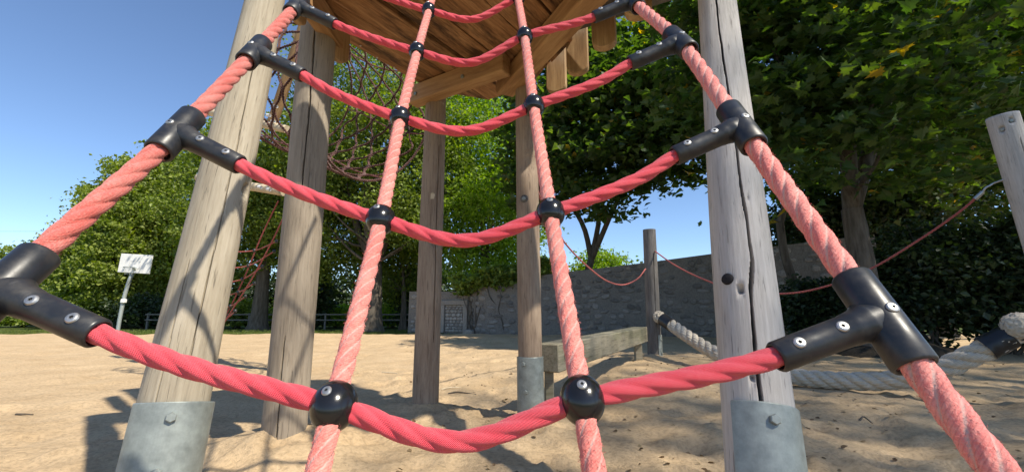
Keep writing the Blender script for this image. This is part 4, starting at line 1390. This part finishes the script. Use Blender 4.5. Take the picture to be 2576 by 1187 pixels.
bush('hedge_bush', 'bright lime green bush left of the thick flaky trunk', [crown_at(848, 765, 835, 55, 28)], 'leaf_bright', 0.16, 160, 45, 0.25, 71, 'kite')
bush('hedge_bush', 'bright lime green bush right of the thick flaky trunk', [crown_at(985, 762, 835, 45, 28)], 'leaf_bright', 0.16, 140, 45, 0.25, 72, 'kite')
bush('hedge_bush', 'green bush behind the fence between the left posts', [crown_at(600, 750, 832, 50, 27), crown_at(690, 770, 832, 40, 28)], 'leaf_far', 0.18, 160, 45, 0.25, 73, 'kite')
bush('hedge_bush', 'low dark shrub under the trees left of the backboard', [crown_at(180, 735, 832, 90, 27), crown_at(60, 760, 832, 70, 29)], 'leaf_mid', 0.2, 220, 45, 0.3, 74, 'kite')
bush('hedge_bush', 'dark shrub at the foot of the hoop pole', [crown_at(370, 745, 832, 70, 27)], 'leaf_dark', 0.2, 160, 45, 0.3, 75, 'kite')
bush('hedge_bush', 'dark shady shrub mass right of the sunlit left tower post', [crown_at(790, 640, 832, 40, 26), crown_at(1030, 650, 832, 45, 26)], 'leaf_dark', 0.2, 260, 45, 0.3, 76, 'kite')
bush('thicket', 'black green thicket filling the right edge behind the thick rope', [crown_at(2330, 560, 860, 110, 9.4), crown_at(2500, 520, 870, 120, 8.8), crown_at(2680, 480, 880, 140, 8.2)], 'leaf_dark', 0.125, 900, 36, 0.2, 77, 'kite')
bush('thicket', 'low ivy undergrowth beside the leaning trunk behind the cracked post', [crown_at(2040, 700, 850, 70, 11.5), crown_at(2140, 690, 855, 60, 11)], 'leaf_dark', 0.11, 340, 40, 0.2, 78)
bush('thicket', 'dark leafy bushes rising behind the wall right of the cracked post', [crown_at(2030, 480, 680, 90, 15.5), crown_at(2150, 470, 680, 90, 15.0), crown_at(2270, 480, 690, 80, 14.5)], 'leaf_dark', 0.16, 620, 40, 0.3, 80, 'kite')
bush('ivy', 'green ivy hanging over the top of the wall corner', [crown_at(1200, 690, 742, 70, 18.2, 0.5), crown_at(1270, 668, 725, 60, 17.7, 0.5), crown_at(1350, 650, 700, 30, 17.2, 0.4)], 'leaf_mid', 0.15, 260, 45, 0.16, 79, cat='ivy')

# the wood far behind, one mass
rgw = np.random.default_rng(91)
nw = 1500
wx = rgw.uniform(-42, 14, nw); wy_ = 40 + 5 * rgw.random(nw); top = 4.2 + 2.2 * vnoise(wx * 0.35, wx * 0 + 7) * 2
wk = np.stack([wx, wy_, rgw.random(nw) ** 0.8 * top], -1)
wp = (wk[:, None, :] + rgw.normal(size=(nw, 26, 3)) * np.array([0.8, 0.8, 0.5])).reshape(-1, 3); wp = wp[wp[:, 2] > 0]
ow_ = put('woodland', leaf_cloud('woodland', wp, 0.42, M['leaf_dark'], 'kite', 0.4, rgw)); tag(ow_, 'dark far woodland undergrowth behind the lawn trees', 'woodland', kind='stuff')

# grey earth bank at the trunk of the maple
rg1 = np.random.default_rng(4)
bk = [(x, y, h) for x, y, h in []]
n1 = 40
gx = np.linspace(-1, 1, n1); BX, BY = np.meshgrid(gx, gx)
bz = np.clip(1 - BX ** 2 - BY ** 2, 0, 1) ** 0.7 * (0.95 + 0.5 * vnoise(BX * 3, BY * 3)) * 0.40 - 0.05
c = G(2230, 9.4, 0)
Vb = np.stack([c.x + BX * 1.25, c.y + BY * 1.5, bz + 0.03 * vnoise(BX * 20, BY * 20)], -1).reshape(-1, 3)
ii = np.arange(n1 - 1)[:, None] * n1 + np.arange(n1 - 1)[None, :]
ob = put('earth_bank', np_mesh('earth_bank', Vb, np.stack([ii, ii + 1, ii + n1 + 1, ii + n1], -1).reshape(-1, 4)), mat=M['earth']); tag(ob, 'brown earth mound at the foot of the big maple', 'earth', kind='structure')

# ------------------------------------------------------------------ fence, grass, wire, litter
fence = empty('rail_fence', G(800, 24.5, 0)); tag(fence, 'low grey two rail fence along the far lawn', 'fence')
fx0, fx1 = G(380, 24.8, 0).x, G(1070, 24.2, 0).x
nfp = 12
for k in range(nfp):
    x = fx0 + (fx1 - fx0) * k / (nfp - 1)
    put('fence_post', bevel_box('fence_post', 0.09, 0.09, 1.0, 0.01), fence, (x, 24.5, 0.285), M['palewood'])
for z in (0.42, 0.72):
    put('rail', bevel_box('rail', fx1 - fx0 + 0.2, 0.05, 0.07, 0.006), fence, ((fx0 + fx1) / 2, 24.43, z), M['palewood'])

rg2 = np.random.default_rng(9)
ng = 9000
gc = np.stack([rg2.uniform(-26, 10, ng), 18.3 + 5.0 * rg2.random(ng) ** 1.5, np.full(ng, -0.08)], -1)
keep = np.ones(ng, bool)
me = leaf_cloud('grass', gc[keep] + np.array([0, 0, 0.03]), 0.14, M['grass_blade'], 'blade', 0.0, rg2)
og = put('grass', me); tag(og, 'short green grass along the far edge of the sand', 'grass', kind='stuff')

wy = [tuple(P(px, 582 + 0.0 * px, 60)) for px in (-900, -300, 0, 110, 400, 900)]
ow = put('overhead_wire', sweep('overhead_wire', wy, 0.012, n=6), mat=M['rubber']); tag(ow, 'thin overhead wire crossing the sky at the left edge', 'wire')

nl = 700
dd = 1.6 + 14 * rg2.random(nl) ** 1.3
lx = rg2.uniform(-0.25, 1.1, nl) * dd
lc = np.stack([lx, dd, np.zeros(nl)], -1)
lc[:, 2] = sand_height(lc[:, 0].copy(), lc[:, 1].copy()) + 0.016
M['litter'] = leaf_mat('dry_leaves', (0.10, 0.06, 0.03), (0.17, 0.11, 0.06), (0.30, 0.22, 0.12), 0.1)
ol = put('leaf_litter', leaf_cloud('leaf_litter', lc, 0.035, M['litter'], 'oval', 2.0, rg2)); tag(ol, 'scattered dry leaf crumbs on the shaded sand', 'leaves', kind='stuff')
TW = [((1162, 1000), 3.9, 0.30, 'dark bent twig on the sand right of the bare rear post'), ((1135, 985), 4.3, 0.22, 'pale stick on the sand behind the bare rear post'), ((980, 945), 5.2, 0.26, 'pale stick on the sunlit sand left of the bare rear post'), ((2180, 1068), 3.0, 0.12, 'curled brown leaf on the sand under the thick rope'), ((770, 1120), 2.6, 0.18, 'thin twig on the sunlit sand below the left knot ball'), ((60, 1050), 3.4, 0.2, 'small twig on the open sunlit sand at far left')]
for k, ((px, py), d_, ln, lab) in enumerate(TW):
    r = ray(px, py); p = Vector((0, 0, HC)) + r * (-HC / r.z)
    a = rt.uniform(-0.5, 0.5)
    pts = [(p.x + math.cos(a) * ln * s_, p.y + math.sin(a) * ln * s_, sand_z(p.x + math.cos(a) * ln * s_, p.y + math.sin(a) * ln * s_) + 0.006 + 0.006 * (1 - 4 * (s_) ** 2)) for s_ in (-0.5, -0.2, 0.1, 0.5)]
    pp = spline(pts, 0.02)
    o = put('twig', sweep('twig', pp, np.linspace(0.008, 0.004, len(pp)), n=7), mat=M['bark' if k in (0, 3, 4, 5) else 'log']); tag(o, lab, 'twig', 'twigs on the sand')
